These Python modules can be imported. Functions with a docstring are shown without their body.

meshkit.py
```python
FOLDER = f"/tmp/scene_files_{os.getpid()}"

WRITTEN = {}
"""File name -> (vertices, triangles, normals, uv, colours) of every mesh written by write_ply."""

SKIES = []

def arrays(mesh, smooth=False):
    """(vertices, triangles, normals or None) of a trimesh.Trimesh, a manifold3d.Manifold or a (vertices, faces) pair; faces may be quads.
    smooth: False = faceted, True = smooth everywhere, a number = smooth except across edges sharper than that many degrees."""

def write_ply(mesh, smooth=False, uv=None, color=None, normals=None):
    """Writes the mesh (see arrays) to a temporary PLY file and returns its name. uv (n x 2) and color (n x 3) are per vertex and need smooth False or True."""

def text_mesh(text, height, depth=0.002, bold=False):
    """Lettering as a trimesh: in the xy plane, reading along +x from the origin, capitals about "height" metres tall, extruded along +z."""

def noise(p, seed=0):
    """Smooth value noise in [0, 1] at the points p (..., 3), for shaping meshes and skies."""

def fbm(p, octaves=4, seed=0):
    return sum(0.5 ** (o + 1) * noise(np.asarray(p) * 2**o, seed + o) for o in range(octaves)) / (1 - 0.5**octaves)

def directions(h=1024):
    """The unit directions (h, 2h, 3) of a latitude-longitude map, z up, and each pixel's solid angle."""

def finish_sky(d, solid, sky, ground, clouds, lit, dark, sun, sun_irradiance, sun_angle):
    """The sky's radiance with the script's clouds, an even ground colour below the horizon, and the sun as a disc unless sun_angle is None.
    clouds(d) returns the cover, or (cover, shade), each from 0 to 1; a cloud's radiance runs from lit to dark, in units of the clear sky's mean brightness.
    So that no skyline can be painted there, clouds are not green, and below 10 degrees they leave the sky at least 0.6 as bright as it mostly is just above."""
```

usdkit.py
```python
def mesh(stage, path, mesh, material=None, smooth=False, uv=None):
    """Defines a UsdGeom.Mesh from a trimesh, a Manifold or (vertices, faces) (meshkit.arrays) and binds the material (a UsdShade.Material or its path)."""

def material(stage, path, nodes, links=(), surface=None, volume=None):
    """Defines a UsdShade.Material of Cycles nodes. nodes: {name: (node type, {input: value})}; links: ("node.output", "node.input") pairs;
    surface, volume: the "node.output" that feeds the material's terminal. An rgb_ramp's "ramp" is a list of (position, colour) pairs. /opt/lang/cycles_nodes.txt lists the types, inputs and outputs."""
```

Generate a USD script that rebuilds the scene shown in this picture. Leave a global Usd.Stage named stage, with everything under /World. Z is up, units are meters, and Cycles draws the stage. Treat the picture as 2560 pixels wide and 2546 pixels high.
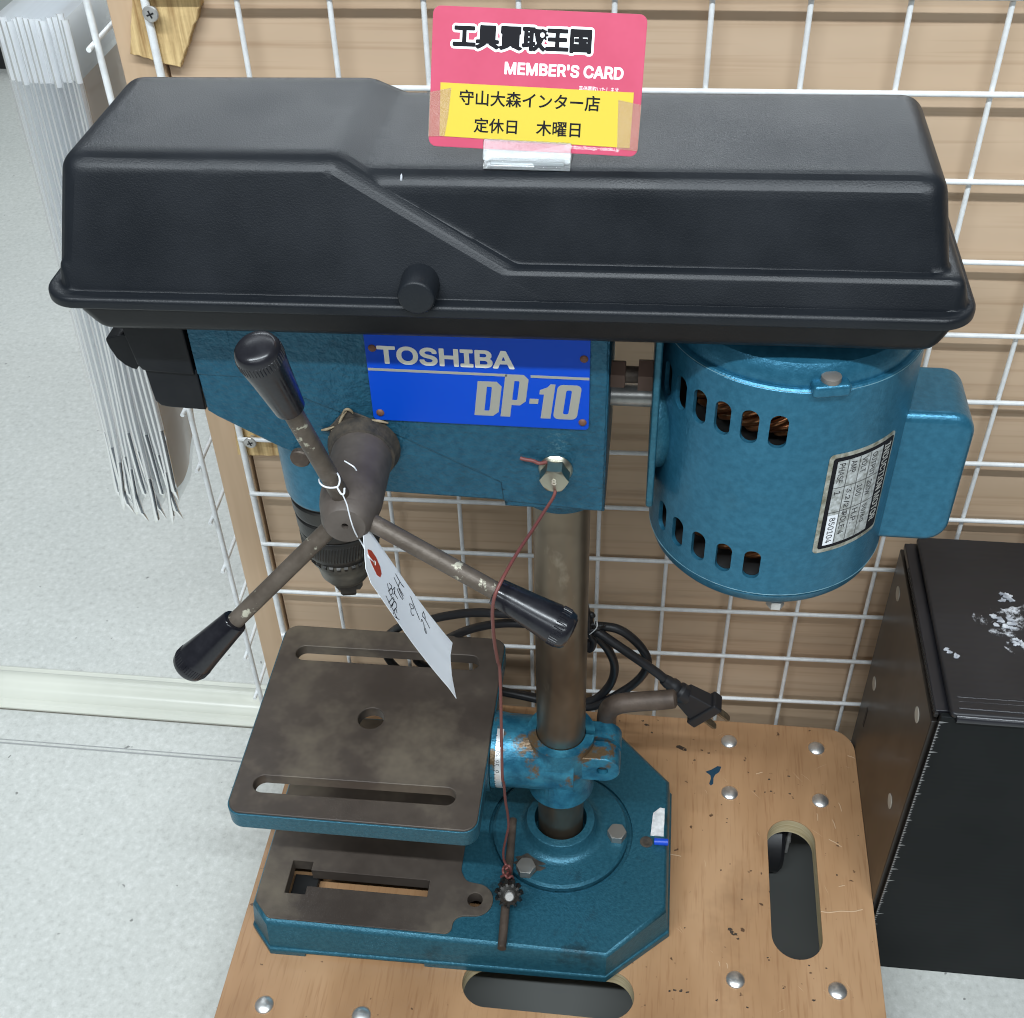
import math, glob, random
import numpy as np
import trimesh, manifold3d as m3
import shapely
from shapely import affinity
from shapely.geometry import Polygon, Point, LineString, box as sbox, MultiPolygon
from shapely.ops import unary_union
import usdkit, meshkit
from pxr import Usd, UsdGeom, UsdLux, UsdShade, Gf, Sdf

random.seed(4)
rng = np.random.default_rng(7)
stage = Usd.Stage.CreateInMemory()
UsdGeom.SetStageUpAxis(stage, 'Z')
UsdGeom.SetStageMetersPerUnit(stage, 1.0)
UsdGeom.Xform.Define(stage, '/World')
MM = 0.001

# ------------------------------------------------------------------ camera
# all lengths below are millimetres: origin = foot of the column on the board top, x to the right, y away, z up
EYE = np.array([40.507, -502.262, 785.333])
_a, _b, _c = 0.844099, 0.0249458, 0.0848482
_rx = np.array([[1, 0, 0], [0, math.cos(_a), -math.sin(_a)], [0, math.sin(_a), math.cos(_a)]])
_ry = np.array([[math.cos(_b), 0, math.sin(_b)], [0, 1, 0], [-math.sin(_b), 0, math.cos(_b)]])
_g = math.radians(1.6)
_rz = lambda t: np.array([[math.cos(t), -math.sin(t), 0], [math.sin(t), math.cos(t), 0], [0, 0, 1]])
ROT = _rz(_g) @ _rz(_c) @ _ry @ _rx
cam = UsdGeom.Camera.Define(stage, '/World/camera')
_m = np.eye(4)
_m[:3, :3] = ROT.T
_m[3, :3] = EYE * MM
cam.AddTransformOp().Set(Gf.Matrix4d(*_m.ravel().tolist()))
cam.CreateHorizontalApertureAttr(36.0)
cam.CreateVerticalApertureAttr(36.0 * 1018 / 1024)
cam.CreateFocalLengthAttr(36.0 * 3050.6 / 2560)
cam.CreateClippingRangeAttr(Gf.Vec2f(0.02, 100))
cam.CreateFStopAttr(0.0)
EXPOSURE = -0.17
cam.CreateExposureAttr(EXPOSURE)

# ------------------------------------------------------------------ light: shop ceiling tubes, no sky
usdkit.material(stage, '/World/Looks/room_light', {'c': ('texture_coordinate', {}), 's': ('separate_xyz', {}), 'm': ('map_range', {'from_min': -1.0, 'from_max': 1.0, 'to_min': 0.0, 'to_max': 1.0}),
    'r': ('rgb_ramp', {'ramp': [(0.0, (0.10, 0.10, 0.10)), (0.45, (0.14, 0.145, 0.15)), (0.6, (0.45, 0.48, 0.50)), (1.0, (0.92, 0.98, 1.0))]}), 'b': ('background_shader', {'strength': 0.27})},
    [('c.generated', 's.vector'), ('s.z', 'm.value'), ('m.result', 'r.fac'), ('r.color', 'b.color')], surface='b.background')
dome = UsdLux.DomeLight.Define(stage, '/World/room')
UsdShade.MaterialBindingAPI.Apply(dome.GetPrim()).Bind(UsdShade.Material.Get(stage, '/World/Looks/room_light'))


def tube_lamp(name, x, y, z, length, width, power, color=(0.90, 0.98, 1.04), target=(0, 0, 200)):
    l = UsdLux.RectLight.Define(stage, '/World/' + name)
    l.CreateWidthAttr(length * MM)
    l.CreateHeightAttr(width * MM)
    l.CreateIntensityAttr(power)
    l.CreateColorAttr(Gf.Vec3f(*color))
    d = np.array(target, float) - np.array([target[0], y, z])
    d = d / np.linalg.norm(d)
    xa = np.array([1.0, 0, 0])
    za = -d
    ya = np.cross(za, xa)
    ya /= np.linalg.norm(ya)
    xa = np.cross(ya, za)
    m = np.eye(4)
    m[0, :3], m[1, :3], m[2, :3], m[3, :3] = xa, ya, za, np.array([x, y, z]) * MM
    l.AddTransformOp().Set(Gf.Matrix4d(*m.ravel().tolist()))
    return l


tube_lamp('ceiling_tube_front', -100, -1010, 2000, 2400, 36, 215.0)
tube_lamp('ceiling_tube_near', 0, -3000, 2300, 4000, 250, 12.0, target=(0, 0, 200))
tube_lamp('ceiling_tube_back', -300, 1300, 2300, 3200, 250, 4.5, target=(0, 300, 0))
tube_lamp('ceiling_tube_far', -300, 3300, 2300, 4000, 250, 9.5, target=(0, 300, 0))
tube_lamp('ceiling_tube_farther', -300, 5300, 2300, 5000, 250, 14.5, target=(0, 300, 0))

# ------------------------------------------------------------------ materials
LK = '/World/Looks/'


def mat(name, nodes, links, surface='p.BSDF'):
    return usdkit.material(stage, LK + name, nodes, links, surface=surface)


def plain(name, color, rough=0.5, metal=0.0, spec=0.5, **kw):
    return mat(name, {'p': ('principled_bsdf', dict(base_color=color, roughness=rough, metallic=metal, specular_ior_level=spec, **kw))}, [])


def mottled(name, c1, c2, scale=30.0, rough=0.5, metal=0.0, bump=0.0, bscale=600.0, c3=None, scale3=8.0, lo3=0.55, hi3=0.68, lo=0.35, hi=0.65, detail=4.0, rough2=None, stretch=(1, 1, 1), spec=0.5, bdetail=2.0, coat=0.0):
    """Two tones mixed by noise, a third tone in patches, fine relief."""
    n = {'g': ('geometry', {}), 'mp': ('mapping', {'mapping_type': 'point', 'scale': stretch}),
         'n1': ('noise_texture', {'scale': scale, 'detail': detail, 'roughness': 0.6}),
         'r1': ('rgb_ramp', {'ramp': [(lo, c1), (hi, c2)]}),
         'p': ('principled_bsdf', {'roughness': rough, 'metallic': metal, 'specular_ior_level': spec, 'coat_weight': coat})}
    l = [('g.position', 'mp.vector'), ('mp.vector', 'n1.vector'), ('n1.fac', 'r1.fac')]
    col = 'r1.color'
    if c3 is not None:
        n['n3'] = ('noise_texture', {'scale': scale3, 'detail': 5.0, 'roughness': 0.65})
        n['m3'] = ('map_range', {'from_min': lo3, 'from_max': hi3, 'to_min': 0.0, 'to_max': 1.0, 'clamp': True})
        n['x3'] = ('mix_color', {'b': c3})
        l += [('mp.vector', 'n3.vector'), ('n3.fac', 'm3.value'), ('m3.result', 'x3.fac'), (col, 'x3.a')]
        col = 'x3.result'
    l += [(col, 'p.base_color')]
    if rough2 is not None:
        n['rr'] = ('map_range', {'from_min': 0.3, 'from_max': 0.7, 'to_min': rough, 'to_max': rough2, 'clamp': True})
        l += [('n1.fac', 'rr.value'), ('rr.result', 'p.roughness')]
    if bump:
        n['nb'] = ('noise_texture', {'scale': bscale, 'detail': bdetail, 'roughness': 0.5})
        n['bp'] = ('bump', {'strength': min(bump, 1.0), 'distance': 0.0006 if bump < 0.7 else 0.0011})
        l += [('g.position', 'nb.vector'), ('nb.fac', 'bp.height'), ('bp.normal', 'p.normal')]
    return mat(name, n, l)


BLUE = mottled('blue_hammer_paint', (0.012, 0.078, 0.132), (0.020, 0.110, 0.175), 200, 0.42, 0.42, 0.72, 480, c3=(0.010, 0.055, 0.085), scale3=30, lo3=0.60, hi3=0.85, bdetail=1.5)
BLUE_WORN = mottled('blue_paint_grimy', (0.018, 0.100, 0.148), (0.030, 0.138, 0.196), 420, 0.37, 0.45, 0.42, 850, c3=(0.018, 0.040, 0.050), scale3=30, lo3=0.60, hi3=0.76, bdetail=1.5)
BLUE_MOTOR = mottled('blue_motor_paint', (0.020, 0.128, 0.212), (0.033, 0.168, 0.268), 260, 0.32, 0.5, 0.28, 800, c3=(0.030, 0.125, 0.19), scale3=30, lo3=0.58, hi3=0.85)
BLUE_RUST = mottled('blue_paint_rust_spots', (0.010, 0.100, 0.175), (0.040, 0.23, 0.34), 90, 0.36, 0.45, 0.5, 450, c3=(0.13, 0.085, 0.045), scale3=42, lo3=0.57, hi3=0.63)
BLACK = mottled('black_plastic', (0.0055, 0.0075, 0.0105), (0.0095, 0.0120, 0.0160), 18, 0.36, 0.0, 0.14, 1500, c3=(0.070, 0.077, 0.086), scale3=420, lo3=0.73, hi3=0.80, bdetail=1.0, rough2=0.46, spec=0.36)
BLACK_SMOOTH = mottled('black_plastic_smooth', (0.007, 0.008, 0.010), (0.011, 0.012, 0.014), 60, 0.40, 0, 0.1, 1300, spec=0.22)
KNOB = mottled('black_knob', (0.008, 0.008, 0.011), (0.014, 0.014, 0.018), 70, 0.13, 0, 0.02, 500, rough2=0.30)
RUBBER = plain('black_rubber', (0.012, 0.012, 0.014), 0.45)
IRON = mottled('brown_cast_iron', (0.062, 0.049, 0.041), (0.100, 0.081, 0.066), 20, 0.40, 0.3, 0.10, 900, c3=(0.20, 0.168, 0.122), scale3=10, lo3=0.49, hi3=0.76, rough2=0.54)
RUSTY = mottled('rusty_steel', (0.060, 0.043, 0.033), (0.115, 0.085, 0.066), 55, 0.55, 0.3, 0.25, 900, c3=(0.20, 0.165, 0.125), scale3=35, lo3=0.57, hi3=0.75)
ROD = mottled('rusty_rod', (0.085, 0.066, 0.050), (0.15, 0.122, 0.098), 60, 0.5, 0.3, 0.25, 900, c3=(0.50, 0.48, 0.38), scale3=85, lo3=0.615, hi3=0.655)
HUB = mottled('brown_hub_steel', (0.075, 0.060, 0.050), (0.118, 0.097, 0.083), 45, 0.55, 0.0, 0.15, 900, c3=(0.035, 0.03, 0.028), scale3=30, lo3=0.55, hi3=0.75)
COLUMN = mottled('column_steel', (0.085, 0.066, 0.048), (0.25, 0.205, 0.15), 13, 0.27, 0.8, 0.10, 500, c3=(0.42, 0.37, 0.29), scale3=34, lo3=0.60, hi3=0.85, rough2=0.42, stretch=(1, 1, 0.5))
CHUCK = mottled('dark_chuck_steel', (0.016, 0.016, 0.017), (0.050, 0.047, 0.042), 40, 0.38, 0.6, 0.15, 900, c3=(0.12, 0.11, 0.09), scale3=45, lo3=0.58, hi3=0.75)
ZINC = plain('zinc_steel', (0.40, 0.385, 0.31), 0.30, 1.0)
STEEL = mottled('grey_steel', (0.36, 0.35, 0.33), (0.58, 0.57, 0.55), 90, 0.34, 0.55)
CHROME = mottled('rivet_steel', (0.66, 0.65, 0.63), (0.82, 0.82, 0.81), 60, 0.26, 0.92, rough2=0.40)
ALU = plain('aluminium_scale', (0.75, 0.76, 0.76), 0.35, 0.6)
COPPER = mottled('copper_winding', (0.25, 0.085, 0.035), (0.55, 0.24, 0.10), 150, 0.25, 0.8)
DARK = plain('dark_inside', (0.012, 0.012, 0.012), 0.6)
SILVER = plain('silver_print', (0.36, 0.35, 0.30), 0.45, 0.2)
SILVER_LIGHT = plain('light_silver_print', (0.78, 0.76, 0.66), 0.45, 0.1)
PLATE_BLUE = plain('nameplate_blue', (0.001, 0.060, 0.50), 0.35, 0.0, 0.2)
RUST_RIVET = plain('rust_rivet', (0.17, 0.075, 0.045), 0.6, 0.2)
WHITE = mottled('white_coated_wire', (0.74, 0.76, 0.76), (0.86, 0.88, 0.88), 120, 0.35, c3=(0.33, 0.31, 0.26), scale3=220, lo3=0.70, hi3=0.76)
PAPER = plain('white_paper', (0.83, 0.86, 0.90), 0.7)
INK = plain('black_ink', (0.008, 0.008, 0.011), 0.6, 0.0, 0.15)
PINK = mottled('card_red', (0.52, 0.055, 0.115), (0.57, 0.070, 0.14), 40, 0.34, c3=(0.88, 0.40, 0.45), scale3=300, lo3=0.77, hi3=0.81, spec=0.3)
YELLOW = plain('yellow_label', (0.66, 0.51, 0.045), 0.55, 0.0, 0.3)
PRINT_WHITE = plain('white_print', (0.9, 0.9, 0.9), 0.4)
RED_RING = plain('red_ring', (0.42, 0.05, 0.025), 0.45)
RED_WIRE = plain('red_wire', (0.17, 0.050, 0.043), 0.5)
RED = plain('red_switch', (0.75, 0.03, 0.02), 0.4)
BLUE_CAP = plain('blue_sleeve', (0.01, 0.07, 0.55), 0.35)
CORK = mottled('osb_block', (0.34, 0.20, 0.075), (0.74, 0.54, 0.26), 260, 0.7, 0, 0.6, 300, stretch=(1, 1, 0.07), c3=(0.42, 0.20, 0.06), scale3=60, lo3=0.58, hi3=0.68)
BOX_BLACK = mottled('black_corrugated', (0.011, 0.011, 0.014), (0.018, 0.018, 0.022), 20, 0.36, 0)
BOX_SIDE = mottled('black_box_side', (0.010, 0.0085, 0.0075), (0.022, 0.018, 0.015), 16, 0.38, 0, 0.04, 200, c3=(0.10, 0.08, 0.07), scale3=20, lo3=0.6, hi3=0.8, stretch=(1, 1, 0.3), rough2=0.3)
SPLAT = mottled('white_paint_splash', (0.28, 0.30, 0.34), (0.72, 0.75, 0.79), 160, 0.5)
CREAM = mottled('cream_pvc', (0.62, 0.63, 0.55), (0.70, 0.71, 0.62), 10, 0.28, c3=(0.40, 0.38, 0.33), scale3=130, lo3=0.73, hi3=0.8)
POST = mottled('pine_veneer', (0.50, 0.345, 0.215), (0.585, 0.42, 0.275), 18, 0.5, stretch=(3, 3, 0.2))
GREASE = mottled('oily_packing', (0.020, 0.018, 0.016), (0.07, 0.055, 0.04), 120, 0.8, 0, 0.6, 500)
PACK = mottled('torn_packing', (0.16, 0.12, 0.07), (0.36, 0.29, 0.19), 160, 0.9)

# corrugated sheet relief runs along x
usdkit.material(stage, LK + 'corrugated_sheet', {
    'g': ('geometry', {}), 's': ('separate_xyz', {}), 'k': ('math', {'math_type': 'multiply', 'value2': 1250.0}), 'w': ('math', {'math_type': 'sine'}),
    'n': ('noise_texture', {'scale': 14.0, 'detail': 4.0}), 'rmp': ('rgb_ramp', {'ramp': [(0.35, (0.010, 0.010, 0.012)), (0.7, (0.018, 0.018, 0.021))]}),
    'b': ('bump', {'strength': 0.10, 'distance': 0.0004}), 'p': ('principled_bsdf', {'roughness': 0.40})},
    [('g.position', 's.vector'), ('s.y', 'k.value1'), ('k.value', 'w.value1'), ('w.value', 'b.height'), ('b.normal', 'p.normal'), ('g.position', 'n.vector'), ('n.fac', 'rmp.fac'), ('rmp.color', 'p.base_color')], surface='p.BSDF')
CORR_Y = UsdShade.Material.Get(stage, LK + 'corrugated_sheet')
usdkit.material(stage, LK + 'corrugated_front', {
    'g': ('geometry', {}), 's': ('separate_xyz', {}), 'k': ('math', {'math_type': 'multiply', 'value2': 1250.0}), 'w': ('math', {'math_type': 'sine'}),
    'n': ('noise_texture', {'scale': 14.0, 'detail': 4.0}), 'rmp': ('rgb_ramp', {'ramp': [(0.35, (0.006, 0.0075, 0.008)), (0.7, (0.011, 0.0125, 0.013))]}),
    'b': ('bump', {'strength': 0.012, 'distance': 0.0004}), 'p': ('principled_bsdf', {'roughness': 0.5, 'specular_ior_level': 0.12})},
    [('g.position', 's.vector'), ('s.z', 'k.value1'), ('k.value', 'w.value1'), ('w.value', 'b.height'), ('b.normal', 'p.normal'), ('g.position', 'n.vector'), ('n.fac', 'rmp.fac'), ('rmp.color', 'p.base_color')], surface='p.BSDF')
CORR_Z = UsdShade.Material.Get(stage, LK + 'corrugated_front')


def wood(name, c1, c2, c3, stretch, fine, rough, spots=0.0, line=0.5, coat=0.0):
    n = {'g': ('geometry', {}), 'mp': ('mapping', {'mapping_type': 'point', 'scale': stretch}), 'mf': ('mapping', {'mapping_type': 'point', 'scale': fine}),
         'n1': ('noise_texture', {'scale': 1.0, 'detail': 3.0, 'roughness': 0.5, 'distortion': 0.6}), 'n2': ('noise_texture', {'scale': 1.0, 'detail': 3.0, 'roughness': 0.6}),
         'r1': ('rgb_ramp', {'ramp': [(0.30, c1), (0.5, c2), (0.72, c3)]}),
         'm2': ('map_range', {'from_min': 0.52, 'from_max': 0.72, 'to_min': 0.0, 'to_max': line, 'clamp': True}),
         'x2': ('mix_color', {'blend_type': 'multiply', 'b': (0.62, 0.50, 0.42)}),
         'b': ('bump', {'strength': 0.12, 'distance': 0.0004}),
         'p': ('principled_bsdf', {'roughness': rough, 'coat_weight': coat, 'coat_roughness': 0.3})}
    l = [('g.position', 'mp.vector'), ('g.position', 'mf.vector'), ('mp.vector', 'n1.vector'), ('mf.vector', 'n2.vector'), ('n1.fac', 'r1.fac'), ('n2.fac', 'm2.value'), ('m2.result', 'x2.fac'),
         ('r1.color', 'x2.a'), ('n2.fac', 'b.height'), ('b.normal', 'p.normal')]
    col = 'x2.result'
    if spots:
        n['n4'] = ('noise_texture', {'scale': 150.0, 'detail': 2.0})
        n['m4'] = ('map_range', {'from_min': 0.70, 'from_max': 0.74, 'to_min': 0.0, 'to_max': spots, 'clamp': True})
        n['x4'] = ('mix_color', {'b': (0.07, 0.035, 0.02)})
        n['n5'] = ('noise_texture', {'scale': 11.0, 'detail': 5.0, 'roughness': 0.7})
        n['m5'] = ('map_range', {'from_min': 0.56, 'from_max': 0.85, 'to_min': 0.0, 'to_max': 0.55, 'clamp': True})
        n['x5'] = ('mix_color', {'b': (0.17, 0.095, 0.05)})
        l += [('g.position', 'n4.vector'), ('n4.fac', 'm4.value'), ('m4.result', 'x4.fac'), (col, 'x5.a'), ('g.position', 'n5.vector'), ('n5.fac', 'm5.value'), ('m5.result', 'x5.fac'), ('x5.result', 'x4.a')]
        col = 'x4.result'
    l += [(col, 'p.base_color')]
    return mat(name, n, l)


PANEL = wood('panel_wood', (0.53, 0.385, 0.255), (0.575, 0.42, 0.285), (0.615, 0.455, 0.315), (4, 4, 26), (5, 5, 210), 0.55, line=0.42)
PLY = wood('plywood_deck', (0.315, 0.172, 0.082), (0.41, 0.235, 0.118), (0.485, 0.293, 0.158), (14, 6, 10), (420, 26, 60), 0.36, spots=0.9, line=0.5, coat=0.15)
PLY_EDGE = wood('plywood_edge', (0.42, 0.33, 0.17), (0.52, 0.43, 0.26), (0.60, 0.52, 0.34), (20, 20, 500), (60, 60, 700), 0.7, line=0.6)

FLOOR = mat('vinyl_floor', {
    'g': ('geometry', {}), 'n1': ('noise_texture', {'scale': 190.0, 'detail': 5.0, 'roughness': 0.72}), 'n2': ('noise_texture', {'scale': 7.0, 'detail': 3.0}),
    'r1': ('rgb_ramp', {'ramp': [(0.30, (0.47, 0.475, 0.445)), (0.43, (0.555, 0.565, 0.53)), (0.55, (0.595, 0.605, 0.57)), (0.68, (0.67, 0.675, 0.645))]}),
    'n3': ('noise_texture', {'scale': 130.0, 'detail': 1.0}), 'm3': ('map_range', {'from_min': 0.79, 'from_max': 0.82, 'to_min': 0.0, 'to_max': 0.7, 'clamp': True}),
    'x3': ('mix_color', {'b': (0.09, 0.09, 0.085)}), 'x2': ('mix_color', {'blend_type': 'multiply', 'fac': 0.35}), 'r2': ('rgb_ramp', {'ramp': [(0.3, (0.85, 0.87, 0.88)), (0.7, (1, 1, 1))]}),
    'p': ('principled_bsdf', {'roughness': 0.42})},
    [('g.position', 'n1.vector'), ('g.position', 'n2.vector'), ('g.position', 'n3.vector'), ('n1.fac', 'r1.fac'), ('n3.fac', 'm3.value'), ('m3.result', 'x3.fac'), ('n2.fac', 'r2.fac'),
     ('r1.color', 'x2.a'), ('r2.color', 'x2.b'), ('x2.result', 'x3.a'), ('x3.result', 'p.base_color')])


def clear_film(name, tint, gloss_rough, opacity, white):
    return mat(name, {'t': ('transparent_bsdf', {'color': tint}), 'd': ('diffuse_bsdf', {'color': white}), 'tl': ('translucent_bsdf', {'color': white}), 'm0': ('mix_closure', {'fac': 0.5}),
                      'gl': ('glossy_bsdf', {'color': (1, 1, 1), 'roughness': gloss_rough}), 'f': ('fresnel', {'IOR': 1.45}), 'm1': ('mix_closure', {'fac': opacity}), 'm2': ('mix_closure', {})},
               [('d.BSDF', 'm0.closure1'), ('tl.BSDF', 'm0.closure2'), ('t.BSDF', 'm1.closure1'), ('m0.closure', 'm1.closure2'), ('f.fac', 'm2.fac'), ('m1.closure', 'm2.closure1'), ('gl.BSDF', 'm2.closure2')], surface='m2.closure')


FILM = clear_film('clear_sleeve_film', (0.97, 0.98, 0.98), 0.30, 0.36, (0.86, 0.88, 0.90))
FILM_FOLD = clear_film('sleeve_fold_film', (0.95, 0.95, 0.95), 0.42, 0.30, (0.70, 0.73, 0.76))
FILM_CLEAR = clear_film('clear_header_film', (0.97, 0.96, 0.94), 0.15, 0.22, (0.85, 0.83, 0.80))
FILM_TIP = clear_film('dark_sleeve_tip', (0.42, 0.45, 0.49), 0.12, 0.42, (0.10, 0.125, 0.155))  # dark reflections in the tips are put into this tint
FILM_WHITE = clear_film('white_sleeve_header', (0.97, 0.98, 0.98), 0.25, 0.75, (0.90, 0.92, 0.94))
FILM_KRAFT = clear_film('kraft_sleeve', (0.8, 0.7, 0.6), 0.15, 0.72, (0.44, 0.33, 0.245))
TAPE = clear_film('clear_tape', (0.90, 0.84, 0.72), 0.2, 0.10, (0.40, 0.30, 0.20))
ACRYL_CLEAR = clear_film('clear_acrylic_clip', (0.93, 0.94, 0.94), 0.06, 0.07, (0.8, 0.82, 0.84))
ACRYL = clear_film('clear_acrylic', (0.96, 0.98, 0.98), 0.08, 0.36, (0.85, 0.88, 0.90))

# ------------------------------------------------------------------ scene-tree helpers
USED = {}


def numbered(parent, name):
    k = (parent, name)
    n = USED.get(k, -1) + 1
    USED[k] = n
    return f'{parent}/{name}' + (f'_{n:03d}' if n else '')


class Thing:
    def __init__(s, name, label, cat, base=(0, 0, 0), group=None, kind=None):
        s.base = np.array(base, float)
        s.path = numbered('/World', name)
        s.x = UsdGeom.Xform.Define(stage, s.path)
        s.x.AddTranslateOp().Set(Gf.Vec3d(*(s.base * MM).tolist()))
        tag(s.x.GetPrim(), label, cat, group, kind)

    def part(s, name, mesh, m, smooth=35, parent=None, label=None):
        return put(numbered(parent or s.path, name), mesh, m, smooth, s.base, label)


def tag(p, label=None, cat=None, group=None, kind=None):
    for k, v in (('label', label), ('category', cat), ('group', group), ('kind', kind)):
        if v:
            p.SetCustomDataByKey(k, v)


def put(path, mesh, m, smooth, base, label=None):
    if isinstance(mesh, (list, tuple)):
        mesh = cat(mesh)
    if hasattr(mesh, 'to_mesh'):
        mesh = totri(mesh)
    v = (np.asarray(mesh.vertices) - base) * MM
    tm = trimesh.Trimesh(v, mesh.faces, process=False)
    if smooth is not False:
        tm = trimesh.Trimesh(v, mesh.faces, process=False)
        tm.merge_vertices(digits_vertex=7)
    g = usdkit.mesh(stage, path, tm, m, smooth=smooth)
    if label:
        g.GetPrim().SetCustomDataByKey('label', label)
    return path


def single(name, mesh, m, label, cat_, smooth=35, group=None, kind=None, base=(0, 0, 0)):
    path = numbered('/World', name)
    base = np.array(base, float)
    put(path, mesh, m, smooth, base)
    p = stage.GetPrimAtPath(path)
    UsdGeom.Xformable(p).AddTranslateOp().Set(Gf.Vec3d(*(base * MM).tolist()))
    tag(p, label, cat_, group, kind)
    return path


# ------------------------------------------------------------------ shape helpers (millimetres)
def cat(ms):
    return trimesh.util.concatenate([totri(m) if hasattr(m, 'to_mesh') else m for m in ms])


def totri(m):
    q = m.to_mesh()
    return trimesh.Trimesh(np.array(q.vert_properties[:, :3]), np.array(q.tri_verts), process=False)


def toman(t):
    t = t.copy()
    t.merge_vertices()
    return m3.Manifold(m3.Mesh(np.asarray(t.vertices, np.float32), np.asarray(t.faces, np.uint32)))


_ico = trimesh.creation.icosphere(subdivisions=2, radius=1.0).vertices
_ico1 = trimesh.creation.icosphere(subdivisions=1, radius=1.0).vertices


def hull(pts, r=0.0, fine=True):
    pts = np.asarray(pts, float)
    if r > 0:
        s = (_ico if fine else _ico1) * r
        pts = (pts[:, None, :] + s[None]).reshape(-1, 3)
    return trimesh.convex.convex_hull(pts)


def rbox(x0, x1, y0, y1, z0, z1, r=0.6, fine=False):
    r = min(r, (x1 - x0) / 2 - 1e-3, (y1 - y0) / 2 - 1e-3, (z1 - z0) / 2 - 1e-3)
    p = [(x, y, z) for x in (x0 + r, x1 - r) for y in (y0 + r, y1 - r) for z in (z0 + r, z1 - r)]
    return hull(p, r, fine)


def lathe(prof, seg=64, at=(0, 0, 0), axis=(0, 0, 1)):
    """prof: (radius, height) from bottom to top; closed on the axis."""
    prof = [(max(r, 0.0), h) for r, h in prof]
    m = trimesh.creation.revolve(np.array(prof, float), sections=seg)
    m.fix_normals()
    T = trimesh.geometry.align_vectors([0, 0, 1], axis)
    m.apply_transform(T)
    m.apply_translation(at)
    return m


def rod(p, q, r, seg=32, c=0.3):
    p, q = np.array(p, float), np.array(q, float)
    L = np.linalg.norm(q - p)
    c = min(c, r * 0.5, L / 3)
    return lathe([(0, 0), (r - c, 0), (r, c), (r, L - c), (r - c, L), (0, L)], seg, p, (q - p) / L)


def hexa(at, axis, af, h, c=0.5):
    R = af / math.sqrt(3)
    cy = m3.CrossSection([[(R * math.cos(k * math.pi / 3), R * math.sin(k * math.pi / 3)) for k in range(6)]])
    m = totri(cy.extrude(h))
    con = lathe([(0, -1), (R * 1.05, -1), (R * 1.05, h - c * 0.9), (af / 2 * 0.96, h), (0, h)], 48)
    m = totri(toman(m) ^ toman(con))
    m.apply_transform(trimesh.geometry.align_vectors([0, 0, 1], axis))
    m.apply_translation(at)
    return m


def spin(m, o, deg):
    m = m.copy()
    m.apply_transform(trimesh.transformations.rotation_matrix(math.radians(deg), (0, 1, 0), o))
    return m


def spline(pts, n=12):
    p = np.asarray(pts, float)
    e = np.vstack([2 * p[0] - p[1], p, 2 * p[-1] - p[-2]])
    out = []
    for i in range(1, len(e) - 2):
        t = np.linspace(0, 1, n, endpoint=False)[:, None]
        a, b, c, d = e[i - 1], e[i], e[i + 1], e[i + 2]
        out.append(0.5 * (2 * b + (c - a) * t + (2 * a - 5 * b + 4 * c - d) * t ** 2 + (3 * b - a - 3 * c + d) * t ** 3))
    return np.vstack(out + [p[-1:]])


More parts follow.
